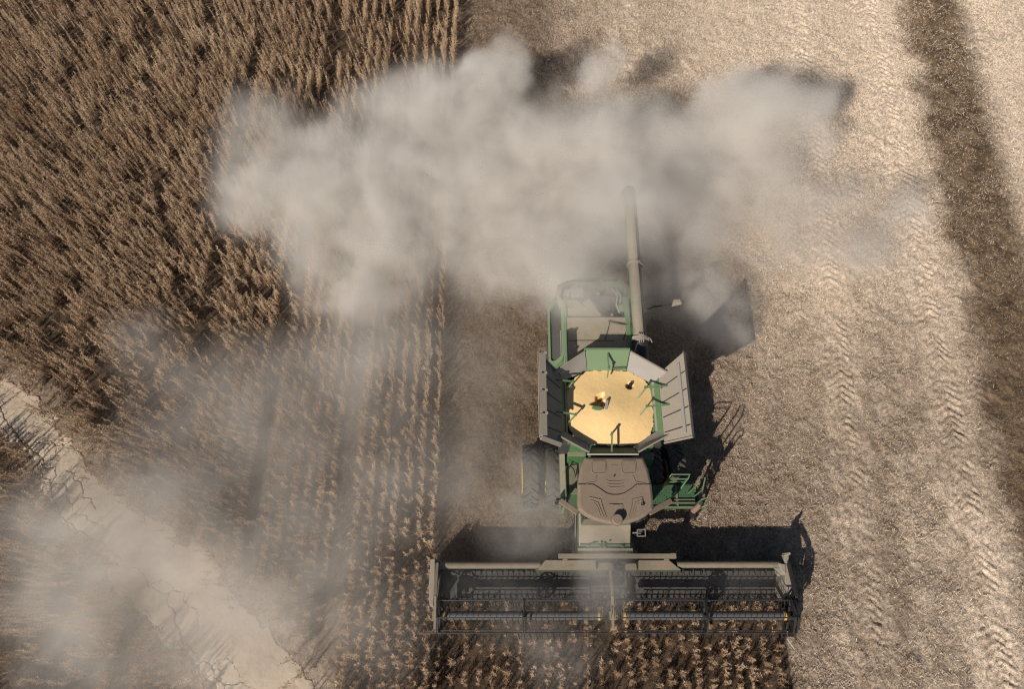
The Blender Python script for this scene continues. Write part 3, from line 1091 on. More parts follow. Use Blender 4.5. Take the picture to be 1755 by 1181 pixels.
# --- unloading auger folded back along the machine
mb = MB()
AXX = 1.02
mb.tube([(AXX, 8.15, 3.72), (AXX, 13.15, 3.86)], 0.20, 24)
auger = B(mb, 'unloading_auger', 'deck', smooth=True)
mb = MB()
mb.tube([(AXX, 13.12, 3.86), (AXX - 0.0, 13.35, 3.85), (AXX, 13.52, 3.76), (AXX - 0.02, 13.60, 3.55), (AXX - 0.03, 13.62, 3.2)], [0.205, 0.21, 0.21, 0.205, 0.19], 24)
B(mb, 'spout', 'flap', auger, smooth=True)
mb = MB()
mb.tube([(AXX, 10.72, 3.79), (AXX, 10.80, 3.79)], 0.25, 24)
mb.tube([(AXX, 8.2, 3.73), (AXX, 8.28, 3.73)], 0.26, 24)
B_each(mb, 'flange', 'flap', auger, smooth=True)
mb = MB()
mb.bar((AXX + 0.09, 8.3, 3.907), (AXX + 0.09, 13.1, 4.042), 0.028, 0.025)
B(mb, 'seam_weld', 'black', auger)
mb = MB()
for dx in (-0.06, 0.0, 0.06):
    mb.tube([(AXX + dx, 8.08, 3.9), (AXX + dx, 8.34, 3.97), (AXX + dx, 8.4, 3.92)], 0.014, 6)
mb.tube([(AXX - 0.26, 8.27, 3.86), (AXX, 8.3, 4.0), (AXX + 0.28, 8.22, 3.84), (AXX + 0.33, 8.12, 3.8)], 0.016, 6)
B(mb, 'latch', 'galv', auger, smooth=True)
mb = MB()
mb.tube([(AXX, 8.2, 3.71), (AXX, 7.75, 3.6), (AXX + 0.05, 7.45, 3.2), (AXX + 0.05, 7.35, 2.4)], [0.215, 0.23, 0.25, 0.26], 20)
B(mb, 'elbow', 'black', auger, smooth=True)
mb = MB()
mb.box(0.66, 0.82, 8.15, 9.9, 2.9, 3.34)
mb.box(0.86, 0.99, 8.35, 8.85, 2.7, 3.45)
B(hood(mb), 'auger_cradle', 'green_clean', bevel=0.02)

mb = MB()
mb.tube([(1.1, 9.55, 2.7), (1.7, 9.75, 2.9), (2.25, 9.80, 2.95)], 0.03, 8)
ml = B(mb, 'light_arm', 'black', smooth=True)
mb = MB()
mb.hexa([(2.25, 9.74, 2.88), (2.60, 9.80, 2.92), (2.56, 9.98, 2.92), (2.32, 9.98, 2.88), (2.27, 9.76, 3.02), (2.58, 9.81, 3.04), (2.54, 9.96, 3.04), (2.34, 9.96, 3.02)])
B(mb, 'marker_light', 'flap', ml, bevel=0.03)

# --- wheels
def wheel(xc, yc, r, w, face):
    t = MB()
    hw = w / 2
    prof = [(-hw * 0.8, r * 0.55), (-hw * 0.98, r * 0.68), (-hw, r * 0.82), (-hw * 0.9, r * 0.93), (-hw * 0.5, r * 0.955), (hw * 0.5, r * 0.955), (hw * 0.9, r * 0.93), (hw, r * 0.82), (hw * 0.98, r * 0.68), (hw * 0.8, r * 0.55)]
    t.lathe_x(prof, xc, yc, r, 48)
    nl = 22
    for k in range(nl):
        for sgn in (-1, 1):
            a0 = 2 * math.pi * (k + (0.5 if sgn > 0 else 0)) / nl
            pts = []
            for s_, da in ((0.02, 0.17), (0.35, 0.11), (0.7, 0.05), (1.0, 0.0)):
                for hh in (0.93, 1.0):
                    for dw in (-0.045, 0.045):
                        rr = r * (hh if s_ < 0.99 else hh - 0.035)
                        a = a0 - da * 1.35 + dw
                        pts.append((xc + sgn * hw * s_, yc + rr * math.cos(a), r + rr * math.sin(a)))
            fs = []
            for i in range(3):
                b0, b1 = i * 4, (i + 1) * 4
                fs += [(b0 + 2, b0 + 3, b1 + 3, b1 + 2), (b0, b0 + 2, b1 + 2, b1), (b0 + 1, b1 + 1, b1 + 3, b0 + 3), (b0, b1, b1 + 1, b0 + 1)]
            fs += [(0, 1, 3, 2), (12, 14, 15, 13)]
            t.add(pts, fs)
    tyre = B(t, 'wheel', 'rubber')
    rm = MB()
    rm.lathe_x([(-hw * 0.78, r * 0.57), (-hw * 0.70, r * 0.50), (face * hw * 0.15 - 0.02, r * 0.42), (face * hw * 0.15 - 0.02, 0.05), (face * hw * 0.15 + 0.02, 0.05), (face * hw * 0.15 + 0.02, r * 0.42), (hw * 0.70, r * 0.50), (hw * 0.78, r * 0.57)], xc, yc, r, 36)
    rm.tube([(xc - 0.15, yc, r), (xc + 0.15, yc, r)], 0.17, 16)
    if r > 0.9:
        rm.lathe_x([(-hw - 0.012, r * 0.54), (-hw - 0.012, r * 0.36), (-hw + 0.03, r * 0.36), (-hw + 0.03, r * 0.56)], xc, yc, r, 36)
    B(rm, 'rim', 'yellow', tyre, smooth=True)
    return tyre


for xc in (-2.23, -1.52, 1.52, 2.23):
    wheel(xc, AY, 0.99, 0.50, -1 if xc < 0 else 1)
for xc in (-1.38, 1.38):
    wheel(xc, 9.0, 0.72, 0.46, -1 if xc < 0 else 1)
mb = MB()
mb.tube([(-2.4, AY, 0.99), (2.4, AY, 0.99)], 0.12, 12)
mb.tube([(-1.5, 9.0, 0.72), (1.5, 9.0, 0.72)], 0.09, 12)
B_each(mb, 'axle', 'black', smooth=True)

# --- cab
roof_pts = [(-0.80, 4.66), (-0.93, 4.39), (-1.02, 3.94), (-1.05, 3.45), (-1.03, 3.22), (-0.85, 3.06), (-0.62, 2.95), (-0.34, 2.87), (-0.02, 2.83), (0.30, 2.87), (0.58, 2.95), (0.78, 3.06), (0.98, 3.22), (1.01, 3.45), (1.0, 3.90), (0.92, 4.39), (0.82, 4.66)]
mb = MB()
ctr = (0.0, 3.75)
for (z0, z1, s0, s1) in ((3.62, 3.72, 0.97, 1.0), (3.72, 3.82, 1.0, 0.985), (3.82, 3.86, 0.985, 0.93)):
    p0 = [(ctr[0] + (x - ctr[0]) * s0, ctr[1] + (y - ctr[1]) * s0) for x, y in roof_pts]
    p1 = [(ctr[0] + (x - ctr[0]) * s1, ctr[1] + (y - ctr[1]) * s1) for x, y in roof_pts]
    n_ = len(p0)
    mb.add([(x, y, z0) for x, y in p0] + [(x, y, z1) for x, y in p1], [(i, (i + 1) % n_, n_ + (i + 1) % n_, n_ + i) for i in range(n_)] + ([tuple(range(n_))] if z0 < 3.65 else []) + ([tuple(range(n_, 2 * n_))] if z1 > 3.85 else []))
cab = MB()
cab.hexa([(-0.78, 3.12, 1.75), (0.78, 3.12, 1.75), (0.8, 4.62, 1.75), (-0.8, 4.62, 1.75), (-0.88, 3.02, 3.6), (0.88, 3.02, 3.6), (0.82, 4.6, 3.6), (-0.82, 4.6, 3.6)])
cabo = B(cab, 'cab', 'glass', bevel=0.05)
roof = B(mb, 'cab_roof', 'roofm', cabo, bevel=0.02)
# raised mouldings and pressed panels of the roof
mb = MB()
for x0, x1 in ((-0.62, -0.22), (0.20, 0.60)):
    ring = []
    for (cx_, cy_, a0) in ((x1 - 0.07, 4.49, 0), (x0 + 0.07, 4.49, 90), (x0 + 0.07, 4.27, 180), (x1 - 0.07, 4.27, 270)):
        for k in range(4):
            a = math.radians(a0 + 30 * k)
            ring.append((cx_ + 0.07 * math.cos(a), cy_ + 0.07 * math.sin(a), 3.862))
    mb.tube(ring, 0.014, 6, closed=True)
    mb.prism([(p[0] * 1.0, p[1]) for p in ring], 3.80, 3.872, 0.86)
mb.box(-0.08, 0.08, 4.40, 4.43, 3.85, 3.872)
for k, yy in enumerate((3.98, 3.90, 3.82)):
    mb.tube([(-0.26 + 0.02 * k, yy + 0.02, 3.862), (-0.1, yy - 0.01, 3.865), (0.08, yy - 0.01, 3.865), (0.24 - 0.02 * k, yy + 0.02, 3.862)], 0.012, 6)
for sx in (-1, 1):
    mb.tube([(sx * 0.50, 4.12, 3.862), (sx * 0.55, 3.96, 3.862), (sx * 0.80, 3.92, 3.862)], 0.016, 6)
    mb.tube([(sx * 0.72, 3.55, 3.862), (sx * 0.42, 3.48, 3.865), (sx * 0.40, 3.35, 3.865), (sx * 0.30, 3.02, 3.862)], 0.018, 6)
    mb.tube([(sx * 0.70, 3.48, 3.862), (sx * 0.50, 3.40, 3.864), (sx * 0.36, 3.02, 3.862)], 0.014, 6)
    mb.tube([(sx * 0.60, 3.40, 3.862), (sx * 0.52, 3.30, 3.864), (sx * 0.45, 3.06, 3.862)], 0.012, 6)
mb.prism([(-0.20, 3.36), (0.16, 3.36), (0.16, 2.95), (-0.20, 2.95)], 3.82, 3.882)
mb.box(-0.10, 0.06, 3.32, 3.345, 3.88, 3.895)
B(mb, 'roof_moulding', 'roofm', cabo, smooth=True)
mb = MB()
seam = [(-1.0, 3.90), (-0.6, 3.90), (-0.44, 3.80), (-0.25, 3.66), (-0.1, 3.62), (0.06, 3.62), (0.22, 3.66), (0.42, 3.78), (0.58, 3.90), (0.99, 3.90)]
for a, c in zip(seam[:-1], seam[1:]):
    mb.bar((*a, 3.858), (*c, 3.858), 0.022, 0.02)
B(mb, 'roof_seam', 'black', cabo)
mb = MB()
mb.tube([(-0.02, 2.94, 3.80), (-0.02, 2.94, 4.02)], [0.15, 0.15], 24)
mb.tube([(-0.02, 2.94, 4.02), (-0.02, 2.94, 4.05)], [0.15, 0.12], 24)
B(mb, 'satellite_receiver', 'roofm', cabo, smooth=True)
mb = MB()
mb.box(0.66, 0.74, 3.33, 3.39, 3.85, 3.90)
mb.tube([(-0.02, 4.12, 3.85), (-0.02, 4.12, 3.9)], 0.02, 8)
mb.tube([(0.70, 3.36, 3.9), (0.66, 3.48, 3.93)], 0.01, 5)
B_each(mb, 'antenna_base', 'black', cabo)
# mirror arms at the roof's front corners
for sx in (-1, 1):
    mb = MB()
    xo = 1.45 if sx < 0 else 1.68
    a = (sx * 0.98, 3.24, 3.2)
    e = (sx * xo, 3.62, 3.0)
    mb.bar(a, e, 0.16, 0.08)
    mb.bar(e, (sx * (xo + 0.0), 3.62, 2.3), 0.05, 0.05)
    mo = B(mb, 'mirror', 'roofm', bevel=0.02)
    mb = MB()
    mb.box(sx * (xo + 0.0) - 0.11, sx * (xo + 0.0) + 0.11, 3.60, 3.70, 2.4, 2.92)
    B(mb, 'mirror_housing', 'black', mo, bevel=0.03)
# --- cover box and walkway on the near side of the cab (left in the picture)
mb = MB()
mb.hexa([(-1.18, 4.78, 2.3), (-0.66, 4.78, 2.3), (-0.66, 5.02, 2.3), (-1.18, 5.02, 2.3), (-1.20, 4.88, 3.02), (-0.66, 4.88, 3.02), (-0.66, 5.02, 3.05), (-1.20, 5.02, 3.05)])
mb.hexa([(-1.20, 4.22, 1.9), (-0.86, 4.22, 1.9), (-0.80, 4.76, 1.9), (-1.20, 4.76, 1.9), (-1.20, 4.26, 2.30), (-0.88, 4.26, 2.30), (-0.78, 4.76, 2.46), (-1.20, 4.76, 2.46)])
B(mb, 'side_cover', 'green', bevel=0.03)
mb = MB()
mb.tube([(-1.08, 4.72, 2.5), (-1.0, 4.6, 2.62), (-0.95, 4.45, 2.5), (-0.98, 4.3, 2.36)], 0.016, 6)
mb.tube([(-1.12, 4.32, 2.34), (-0.98, 4.22, 2.32)], 0.012, 6)
B_each(mb, 'hose', 'black', smooth=True)
mb = MB()
mb.prism([(-1.24, 3.55), (-0.86, 3.40), (-0.86, 4.25), (-1.24, 4.25)], 1.82, 1.9)
wk = B(mb, 'walkway', 'tread')
mb = MB()
mb.tube([(-1.24, 4.62, 2.9), (-1.27, 4.5, 2.95), (-1.27, 3.72, 2.95), (-1.24, 3.60, 2.9), (-1.05, 3.48, 2.6)], 0.02, 6)
mb.tube([(-1.27, 4.5, 2.95), (-1.27, 4.5, 1.9)], 0.02, 6)
mb.tube([(-1.27, 3.72, 2.95), (-1.27, 3.72, 1.9)], 0.02, 6)
B(mb, 'handrail', 'green_clean', wk, smooth=True)
# --- cover and boarding platform on the far side (right in the picture)
mb = MB()
mb.hexa([(0.66, 4.72, 2.3), (1.32, 4.72, 2.3), (1.32, 5.02, 2.3), (0.66, 5.02, 2.3), (0.68, 4.82, 2.92), (1.30, 4.82, 2.92), (1.32, 5.02, 3.0), (0.68, 5.02, 3.0)])
mb.hexa([(0.88, 4.3, 1.9), (1.28, 4.3, 1.9), (1.28, 4.7, 1.9), (0.84, 4.7, 1.9), (0.90, 4.34, 2.2), (1.26, 4.34, 2.2), (1.26, 4.68, 2.5), (0.84, 4.68, 2.5)])
B(mb, 'side_cover', 'green', bevel=0.03)
mb = MB()
mb.box(0.86, 2.62, 3.64, 4.28, 1.88, 1.96)
pf = B(mb, 'platform', 'tread')
mb = MB()
mb.box(0.86, 2.64, 3.58, 3.635, 1.84, 2.02)
mb.bar((1.9, 3.74, 2.0), (2.6, 3.74, 2.0), 0.03, 0.04)
mb.bar((1.9, 3.83, 2.0), (2.6, 3.83, 2.0), 0.03, 0.04)
mb.bar((2.08, 3.65, 1.985), (2.08, 4.27, 1.985), 0.06, 0.03)
mb.bar((1.22, 3.65, 1.985), (1.22, 4.27, 1.985), 0.08, 0.03)
B(mb, 'platform_edge', 'green', pf)


def rail(pts, nm='handrail', mat='green_clean', r=0.022, parent=pf):
    m_ = MB()
    m_.tube(pts, r, 8)
    return B(m_, nm, mat, parent, smooth=True)


rail([(1.66, 4.25, 1.95), (1.66, 4.25, 2.95), (1.75, 4.36, 3.0), (2.28, 4.36, 3.0), (2.22, 4.25, 2.95), (2.22, 4.25, 1.95)])
rail([(1.68, 4.25, 2.9), (2.22, 4.25, 2.9)])
rail([(1.70, 4.26, 2.45), (2.20, 4.26, 2.45)])
rail([(2.22, 4.25, 2.9), (2.05, 4.0, 2.5), (1.7, 3.7, 2.3)])
rail([(2.42, 4.02, 2.0), (2.44, 4.05, 2.95), (2.56, 4.28, 3.0), (2.70, 4.27, 3.0), (2.60, 3.93, 2.95), (2.60, 3.93, 2.0)])
rail([(2.62, 3.70, 2.0), (2.64, 3.72, 2.6), (2.84, 3.78, 2.65), (2.78, 3.56, 2.65), (2.66, 3.52, 2.6), (2.66, 3.54, 1.9)])
mb = MB()
mb.tube([(1.69, 4.2, 1.96), (1.69, 4.2, 2.32)], 0.02, 6)
mb.tube([(1.69, 4.2, 2.32), (1.69, 4.2, 2.46)], 0.055, 12)
B(mb, 'warning_light', 'orange', smooth=True)
mb = MB()
for k in range(5):
    mb.box(2.62 + 0.05 * k, 2.80 + 0.05 * k, 3.62 - 0.02 * k, 4.1, 1.75 - 0.33 * k, 1.79 - 0.33 * k)
mb.bar((2.64, 3.6, 1.8), (2.98, 3.5, 0.35), 0.05, 0.06)
mb.bar((2.64, 4.12, 1.8), (2.98, 4.12, 0.35), 0.05, 0.06)
B(mb, 'ladder', 'black')
mb = MB()
mb.tube([(2.55, 3.52, 1.9), (2.70, 3.66, 2.3)], 0.09, 12)
B(mb, 'fire_extinguisher', dusty('faded_red', (0.16, 0.06, 0.045), 0.5, 0.8, 0, 0.5), pf, smooth=True)
# --- feeder house
mb = MB()
mb.hexa([(-0.80, 2.42, 0.35), (0.72, 2.42, 0.35), (0.74, 3.9, 1.0), (-0.82, 3.9, 1.0), (-0.80, 2.42, 1.22), (0.72, 2.42, 1.22), (0.74, 3.9, 2.05), (-0.82, 3.9, 2.05)])
fh = B(mb, 'feeder_house', 'deck', bevel=0.03)
mb = MB()
for k in range(9):
    x = random.uniform(-0.5, 0.45)
    y = random.uniform(2.58, 2.75)
    mb.bar((x, y, 1.36), (x + random.uniform(-0.1, 0.1), y + random.uniform(-0.1, 0.1), 1.44), 0.05, 0.05)
mb.bar((-0.78, 2.60, 1.36), (0.70, 2.60, 1.36), 0.06, 0.05)
B(mb, 'feeder_linkage', 'green_clean', fh)
mb = MB()
mb.bar((-0.85, 2.46, 1.30), (0.78, 2.46, 1.30), 0.12, 0.14)
B(mb, 'front_crossbar', 'deck', fh, bevel=0.01)
mb = MB()
for sx, x in ((-1, -0.86), (1, 0.80)):
    mb.tube([(x, 3.6, 1.3), (x, 2.9, 0.9)], 0.06, 10)
    mb.tube([(x, 2.9, 0.9), (x, 2.5, 0.68)], 0.035, 10)
B_each(mb, 'lift_cylinder', 'black', fh, smooth=True)
mb = MB()
fr = [(0.90, 2.84, 1.55), (1.15, 2.84, 1.55), (1.15, 3.03, 1.55), (0.92, 3.03, 1.55)]
for a, c in zip(fr, fr[1:] + fr[:1]):
    mb.bar(a, c, 0.025, 0.025)
mb.bar((0.9, 2.92, 1.55), (1.02, 2.92, 1.55), 0.02, 0.02)
mb.bar((0.95, 2.98, 1.55), (1.06, 2.98, 1.55), 0.02, 0.02)
mb.bar((0.78, 2.94, 1.5), (0.92, 2.94, 1.55), 0.03, 0.03)
B(mb, 'hose_coupler', 'galv', fh)

# --- draper header with its pick-up reel
HL, HR = -5.08, 5.34
mb = MB()
mb.box(HL, HR, 2.10, 2.16, 0.25, 1.02)
mb.box(HL, HR, 1.95, 2.10, 0.30, 0.40)
hd = B(mb, 'header', 'dark')


def H(mb, name, mat, smooth=False, bevel=0.0):
    return B(mb, name, mat, hd, smooth, bevel)


mb = MB()
mb.tube([(-4.95, 2.06, 1.08), (-1.95, 2.06, 1.08)], 0.105, 16)
H(mb, 'top_tube', 'pipe', True)
mb = MB()
mb.tube([(2.1, 2.08, 1.08), (5.18, 2.08, 1.08)], 0.105, 16)
H(mb, 'top_tube', 'pipe', True)
mb = MB()
mb.box(-1.44, 2.02, 2.22, 2.36, 1.30, 1.46)
mb.box(1.86, 2.03, 2.215, 2.37, 1.31, 1.475)
mb.box(-1.3, -1.15, 2.17, 2.28, 0.4, 1.30)
mb.box(1.7, 1.85, 2.17, 2.28, 0.4, 1.30)
H(mb, 'top_beam', 'pipe', bevel=0.015)
mb = MB()
mb.hexa([(-2.10, 1.90, 0.7), (-0.30, 1.90, 0.7), (-0.30, 2.08, 0.7), (-2.1, 2.08, 0.7), (-2.06, 1.92, 1.20), (-0.30, 1.92, 1.20), (-0.32, 2.20, 1.24), (-1.80, 2.20, 1.24)])
mb.hexa([(-0.28, 1.90, 0.7), (0.28, 1.90, 0.7), (0.28, 2.08, 0.7), (-0.28, 2.08, 0.7), (-0.28, 1.93, 1.08), (0.28, 1.93, 1.08), (0.24, 2.14, 1.10), (-0.24, 2.14, 1.10)])
H(mb, 'back_cover', 'pipe', bevel=0.02)
mb = MB()
mb.hexa([(0.94, 1.90, 0.7), (2.2, 1.90, 0.7), (2.2, 2.08, 0.7), (0.94, 2.08, 0.7), (0.94, 1.92, 1.20), (2.2, 1.92, 1.20), (1.85, 2.20, 1.24), (0.95, 2.20, 1.24)])
mb.hexa([(0.55, 1.90, 0.7), (0.92, 1.90, 0.7), (0.92, 2.08, 0.7), (0.55, 2.08, 0.7), (0.56, 1.93, 1.08), (0.92, 1.93, 1.08), (0.90, 2.12, 1.10), (0.58, 2.12, 1.10)])
H(mb, 'back_cover', 'pipe', bevel=0.02)
for x0, x1 in ((HL + 0.08, -0.42), (0.72, HR - 0.12)):
    mb = MB()
    mb.hexa([(x0, 1.14, 0.10), (x1, 1.14, 0.10), (x1, 2.0, 0.40), (x0, 2.0, 0.40), (x0, 1.14, 0.15), (x1, 1.14, 0.15), (x1, 2.0, 0.52), (x0, 2.0, 0.52)])
    k = x0 + 0.15
    while k < x1:
        mb.hexa([(k, 1.17, 0.15), (k + 0.03, 1.17, 0.15), (k + 0.03, 1.98, 0.50), (k, 1.98, 0.50), (k, 1.17, 0.19), (k + 0.03, 1.17, 0.19), (k + 0.03, 1.98, 0.54), (k, 1.98, 0.54)])
        k += 0.55
    H(mb, 'draper_belt', 'belt')
    mb = MB()
    k = x0 + 0.05
    while k < x1 - 0.3:
        mb.hexa([(k, 1.83, 0.58), (k + 0.27, 1.83, 0.58), (k + 0.27, 1.94, 0.66), (k, 1.94, 0.66), (k, 1.82, 0.60), (k + 0.27, 1.82, 0.60), (k + 0.27, 1.94, 0.70), (k, 1.94, 0.70)])
        k += 0.315
    H(mb, 'belt_guard', 'belt')
mb = MB()
mb.hexa([(-0.40, 1.14, 0.08), (0.70, 1.14, 0.08), (0.70, 2.05, 0.30), (-0.40, 2.05, 0.30), (-0.40, 1.14, 0.12), (0.70, 1.14, 0.12), (0.70, 2.05, 0.42), (-0.40, 2.05, 0.42)])
H(mb, 'feed_belt', 'belt')
mb = MB()
mb.box(HL, HR - 0.05, 1.06, 1.14, 0.06, 0.12)
k = HL + 0.05
while k < HR - 0.05:
    mb.add([(k - 0.02, 1.06, 0.06), (k + 0.02, 1.06, 0.06), (k, 0.94, 0.08), (k - 0.02, 1.06, 0.12), (k + 0.02, 1.06, 0.12)], [(0, 1, 2), (3, 2, 4), (0, 2, 3), (1, 4, 2), (0, 3, 4, 1)])
    k += 0.10
H(mb, 'cutter_bar', 'black')
# end shields and crop dividers
mb = MB()
mb.prism([(-5.22, 2.30), (-5.08, 2.32), (-5.06, 1.6), (-5.07, 0.84), (-5.20, 0.88), (-5.25, 1.5)], 0.2, 1.18, 0.9)
mb.box(-5.05, -4.98, 1.72, 2.05, 0.5, 1.22)
es = H(mb, 'end_shield', 'flap', bevel=0.02)
mb = MB()
mb.prism([(5.30, 2.42), (5.46, 2.40), (5.44, 1.9), (5.40, 1.3), (5.36, 1.10), (5.24, 1.12), (5.22, 1.6), (5.28, 2.0)], 0.2, 1.16, 0.92)
mb.hexa([(5.31, 2.30, 1.0), (5.45, 2.30, 1.0), (5.45, 2.42, 1.0), (5.31, 2.42, 1.0), (5.38, 2.34, 1.42), (5.42, 2.34, 1.42), (5.42, 2.40, 1.42), (5.38, 2.40, 1.42)])
mb.prism([(5.06, 2.15), (5.32, 2.10), (5.28, 1.75), (5.18, 1.85)], 0.6, 1.20, 0.85)
H(mb, 'end_shield', 'flap', bevel=0.02)
mb = MB()
mb.tube([(-5.12, 0.92, 0.7), (-5.08, 0.55, 0.55), (-5.06, 0.14, 0.22)], [0.05, 0.04, 0.025], 8)
mb.bar((-4.97, 0.95, 1.0), (-4.97, 0.2, 0.7), 0.03, 0.06)
H(mb, 'crop_divider', 'black', True)
mb = MB()
mb.plate([(5.26, 1.08, 1.10), (5.26, 1.08, 0.3), (5.46, 0.10, 0.15), (5.46, 0.10, 0.55)], 0.04)
mb.hexa([(5.26, 0.12, 0.2), (5.50, 0.10, 0.2), (5.46, 1.05, 0.3), (5.38, 1.08, 0.3), (5.42, 0.12, 0.7), (5.50, 0.11, 0.7), (5.46, 1.05, 1.05), (5.40, 1.06, 1.05)])
H(mb, 'crop_divider', 'black')
mb = MB()
mb.tube([(5.28, 0.30, 0.62), (5.30, 0.02, 0.50), (5.56, -0.24, 0.22)], 0.014, 6)
H(mb, 'divider_rod', 'white', True)
# reel
RY, RZ, RR = 0.66, 1.25, 0.50
for x0, x1 in ((-4.78, -0.22), (0.36, 5.04)):
    mb = MB()
    mb.tube([(x0, RY, RZ), (x1, RY, RZ)], 0.118, 20)
    tb = H(mb, 'reel_tube', 'reel', True)
    mb = MB()
    for x in ((x0 + 0.03, x1 - 0.05) if x0 > 0 else (x0 + 0.03, x1 - 0.12)):
        mb.tube([(x, RY, RZ), (x + 0.07, RY, RZ)], 0.13, 20)
    B_each(mb, 'tube_collar', 'yellow', hd, True)
    for k in range(6):
        a = math.radians(38 + 60 * k)
        by, bz = RY + RR * math.cos(a), RZ + RR * math.sin(a)
        mb = MB()
        mb.tube([(x0 - 0.1, by, bz), (x1 + 0.12, by, bz)], 0.019, 8)
        x = x0
        back = k == 5
        while x < x1 + 0.1:
            j = random.uniform(-0.015, 0.015)
            if back:
                mb.tube([(x, by, bz), (x - 0.03 + j, by + 0.09, bz - 0.10), (x - 0.05 + j, by + 0.15, bz - 0.24)], [0.012, 0.011, 0.008], 5, False)
            else:
                mb.tube([(x, by, bz), (x + 0.025 + j, by - 0.10, bz - 0.10), (x + 0.06 + j, by - 0.16, bz - 0.23)], [0.012, 0.011, 0.008], 5, False)
            x += 0.165
        H(mb, 'tine_bar', 'black', True)


def spider(x, ring=True, arms=6, w=0.03):
    m_ = MB()
    for k in range(6):
        a = math.radians(38 + 60 * k)
        a2 = math.radians(38 + 60 * (k + 1))
        m_.bar((x, RY, RZ), (x, RY + RR * math.cos(a), RZ + RR * math.sin(a)), w, 0.06, (1, 0, 0))
        m_.bar((x, RY + RR * math.cos(a), RZ + RR * math.sin(a)), (x, RY + RR * math.cos(a2), RZ + RR * math.sin(a2)), w, 0.04, (1, 0, 0))
    if ring:
        m_.tube([(x + 0.05, RY + 0.06 + 0.44 * math.cos(t), RZ + 0.44 * math.sin(t)) for t in np.linspace(0, 2 * math.pi, 33)[:-1]], 0.03, 6, closed=True)
    m_.tube([(x - 0.06, RY, RZ), (x + 0.06, RY, RZ)], 0.15, 14)
    return H(m_, 'reel_spider', 'black')


spider(-4.90)
spider(-2.45, False, w=0.05)
spider(2.70, False, w=0.09)
spider(5.14)
spider(5.24)
for xa in (0.08, -5.0, 5.36):
    mb = MB()
    mb.bar((xa, 2.1, 1.28), (xa, 1.2, 1.48), 0.09, 0.12)
    mb.bar((xa, 1.2, 1.48), (xa, 0.30, 1.25), 0.075, 0.10)
    mb.box(xa - 0.09, xa + 0.09, RY - 0.12, RY + 0.12, 1.15, 1.36)
    mb.tube([(xa + 0.05, 1.9, 0.9), (xa + 0.05, 1.0, 1.36)], 0.035, 8)
    H(mb, 'reel_arm', 'pipe' if xa < 1 else 'black', bevel=0.01)

# ------------------------------------------------------------------ the soybeans in the tank
m, n, l, b = new_mat('soybean_grain')
tc = n.new('ShaderNodeTexCoord')
vor = n.new('ShaderNodeTexVoronoi')
vor.inputs['Scale'].default_value = 110
l.new(tc.outputs['Object'], vor.inputs['Vector'])
nf = noise(n, l, 40, 5, 0.7)
ad = n.new('ShaderNodeMath')
ad.operation = 'MULTIPLY_ADD'
l.new(vor.outputs['Color'], ad.inputs[0])
ad.inputs[1].default_value = 0.28
l.new(nf, ad.inputs[2])
l.new(ramp(n, l, ad.outputs[0], [(0.25, (0.58, 0.37, 0.155)), (0.60, (0.71, 0.48, 0.215)), (1.0, (0.79, 0.57, 0.29))]), b.inputs['Base Color'])
b.inputs['Roughness'].default_value = 0.65
bp = n.new('ShaderNodeBump')
bp.inputs['Strength'].default_value = 0.45
bp.inputs['Distance'].default_value = 0.006
l.new(vor.outputs['Distance'], bp.inputs['Height'])
l.new(bp.outputs[0], b.inputs['Normal'])
gxs = np.linspace(-1.30, 1.30, 140)
gys = np.linspace(4.95, 7.45, 140)
X, Y = np.meshgrid(gxs, gys, indexing='ij')
Zg = 3.66 + 0.26 * np.exp(-((X - 0.0) ** 2 / 0.9 + (Y - 5.85) ** 2 / 0.8)) + (fbm(X + 9, Y, 0.3, 201, 3) - 0.5) * 0.012 + (fbm(X + 9, Y, 0.06, 203, 2) - 0.5) * 0.004
Zg += 0.06 * np.exp(-((X - 0.95) ** 2 / 0.25 + (Y - 5.9) ** 2 / 1.0)) + 0.04 * np.exp(-((X + 1.0) ** 2 / 0.2 + (Y - 6.4) ** 2 / 1.0))
hx, hy = X + 0.30, Y - 6.28
ang = np.arctan2(hy, hx)
rad = np.hypot(hx * 1.15, hy * 0.9) * (1 + 0.25 * np.sin(3 * ang + 0.7) + 0.15 * np.sin(5 * ang))
Zg -= 0.42 * sstep(0.22, 0.06, rad)
hx2, hy2 = X - 0.60, Y - 6.78
Zg -= 0.15 * sstep(0.13, 0.05, np.hypot(hx2, hy2))
# outline: a blunt octagon just inside the tank rim
oct_ = [(-1.21, 5.62), (-1.02, 5.25), (-0.56, 5.05), (0.56, 5.05), (1.0, 5.22), (1.22, 5.58), (1.22, 6.74), (1.0, 7.02), (0.56, 7.28), (-0.56, 7.28), (-1.0, 7.04), (-1.21, 6.75)]
kin = inside(oct_, X + (fbm(X + 3, Y, 0.25, 207, 3) - 0.5) * 0.16, Y + (fbm(X + 7, Y, 0.25, 209, 3) - 0.5) * 0.16)
idx = np.arange(X.size).reshape(X.shape)
kq = kin[:-1, :-1] | kin[1:, 1:]
F = np.stack([idx[:-1, :-1], idx[1:, :-1], idx[1:, 1:], idx[:-1, 1:]], -1)[kq]
used = np.unique(F)
remap = np.full(X.size, -1, np.int64)
remap[used] = np.arange(len(used))
gr = np_mesh('soybean_grain', np.stack([X + AX, Y, Zg], -1).reshape(-1, 3)[used], remap[F], m, smooth=True)
tag(gr, 'golden soybean grain heaped in the open tank of the harvester', 'grain', kind='stuff')


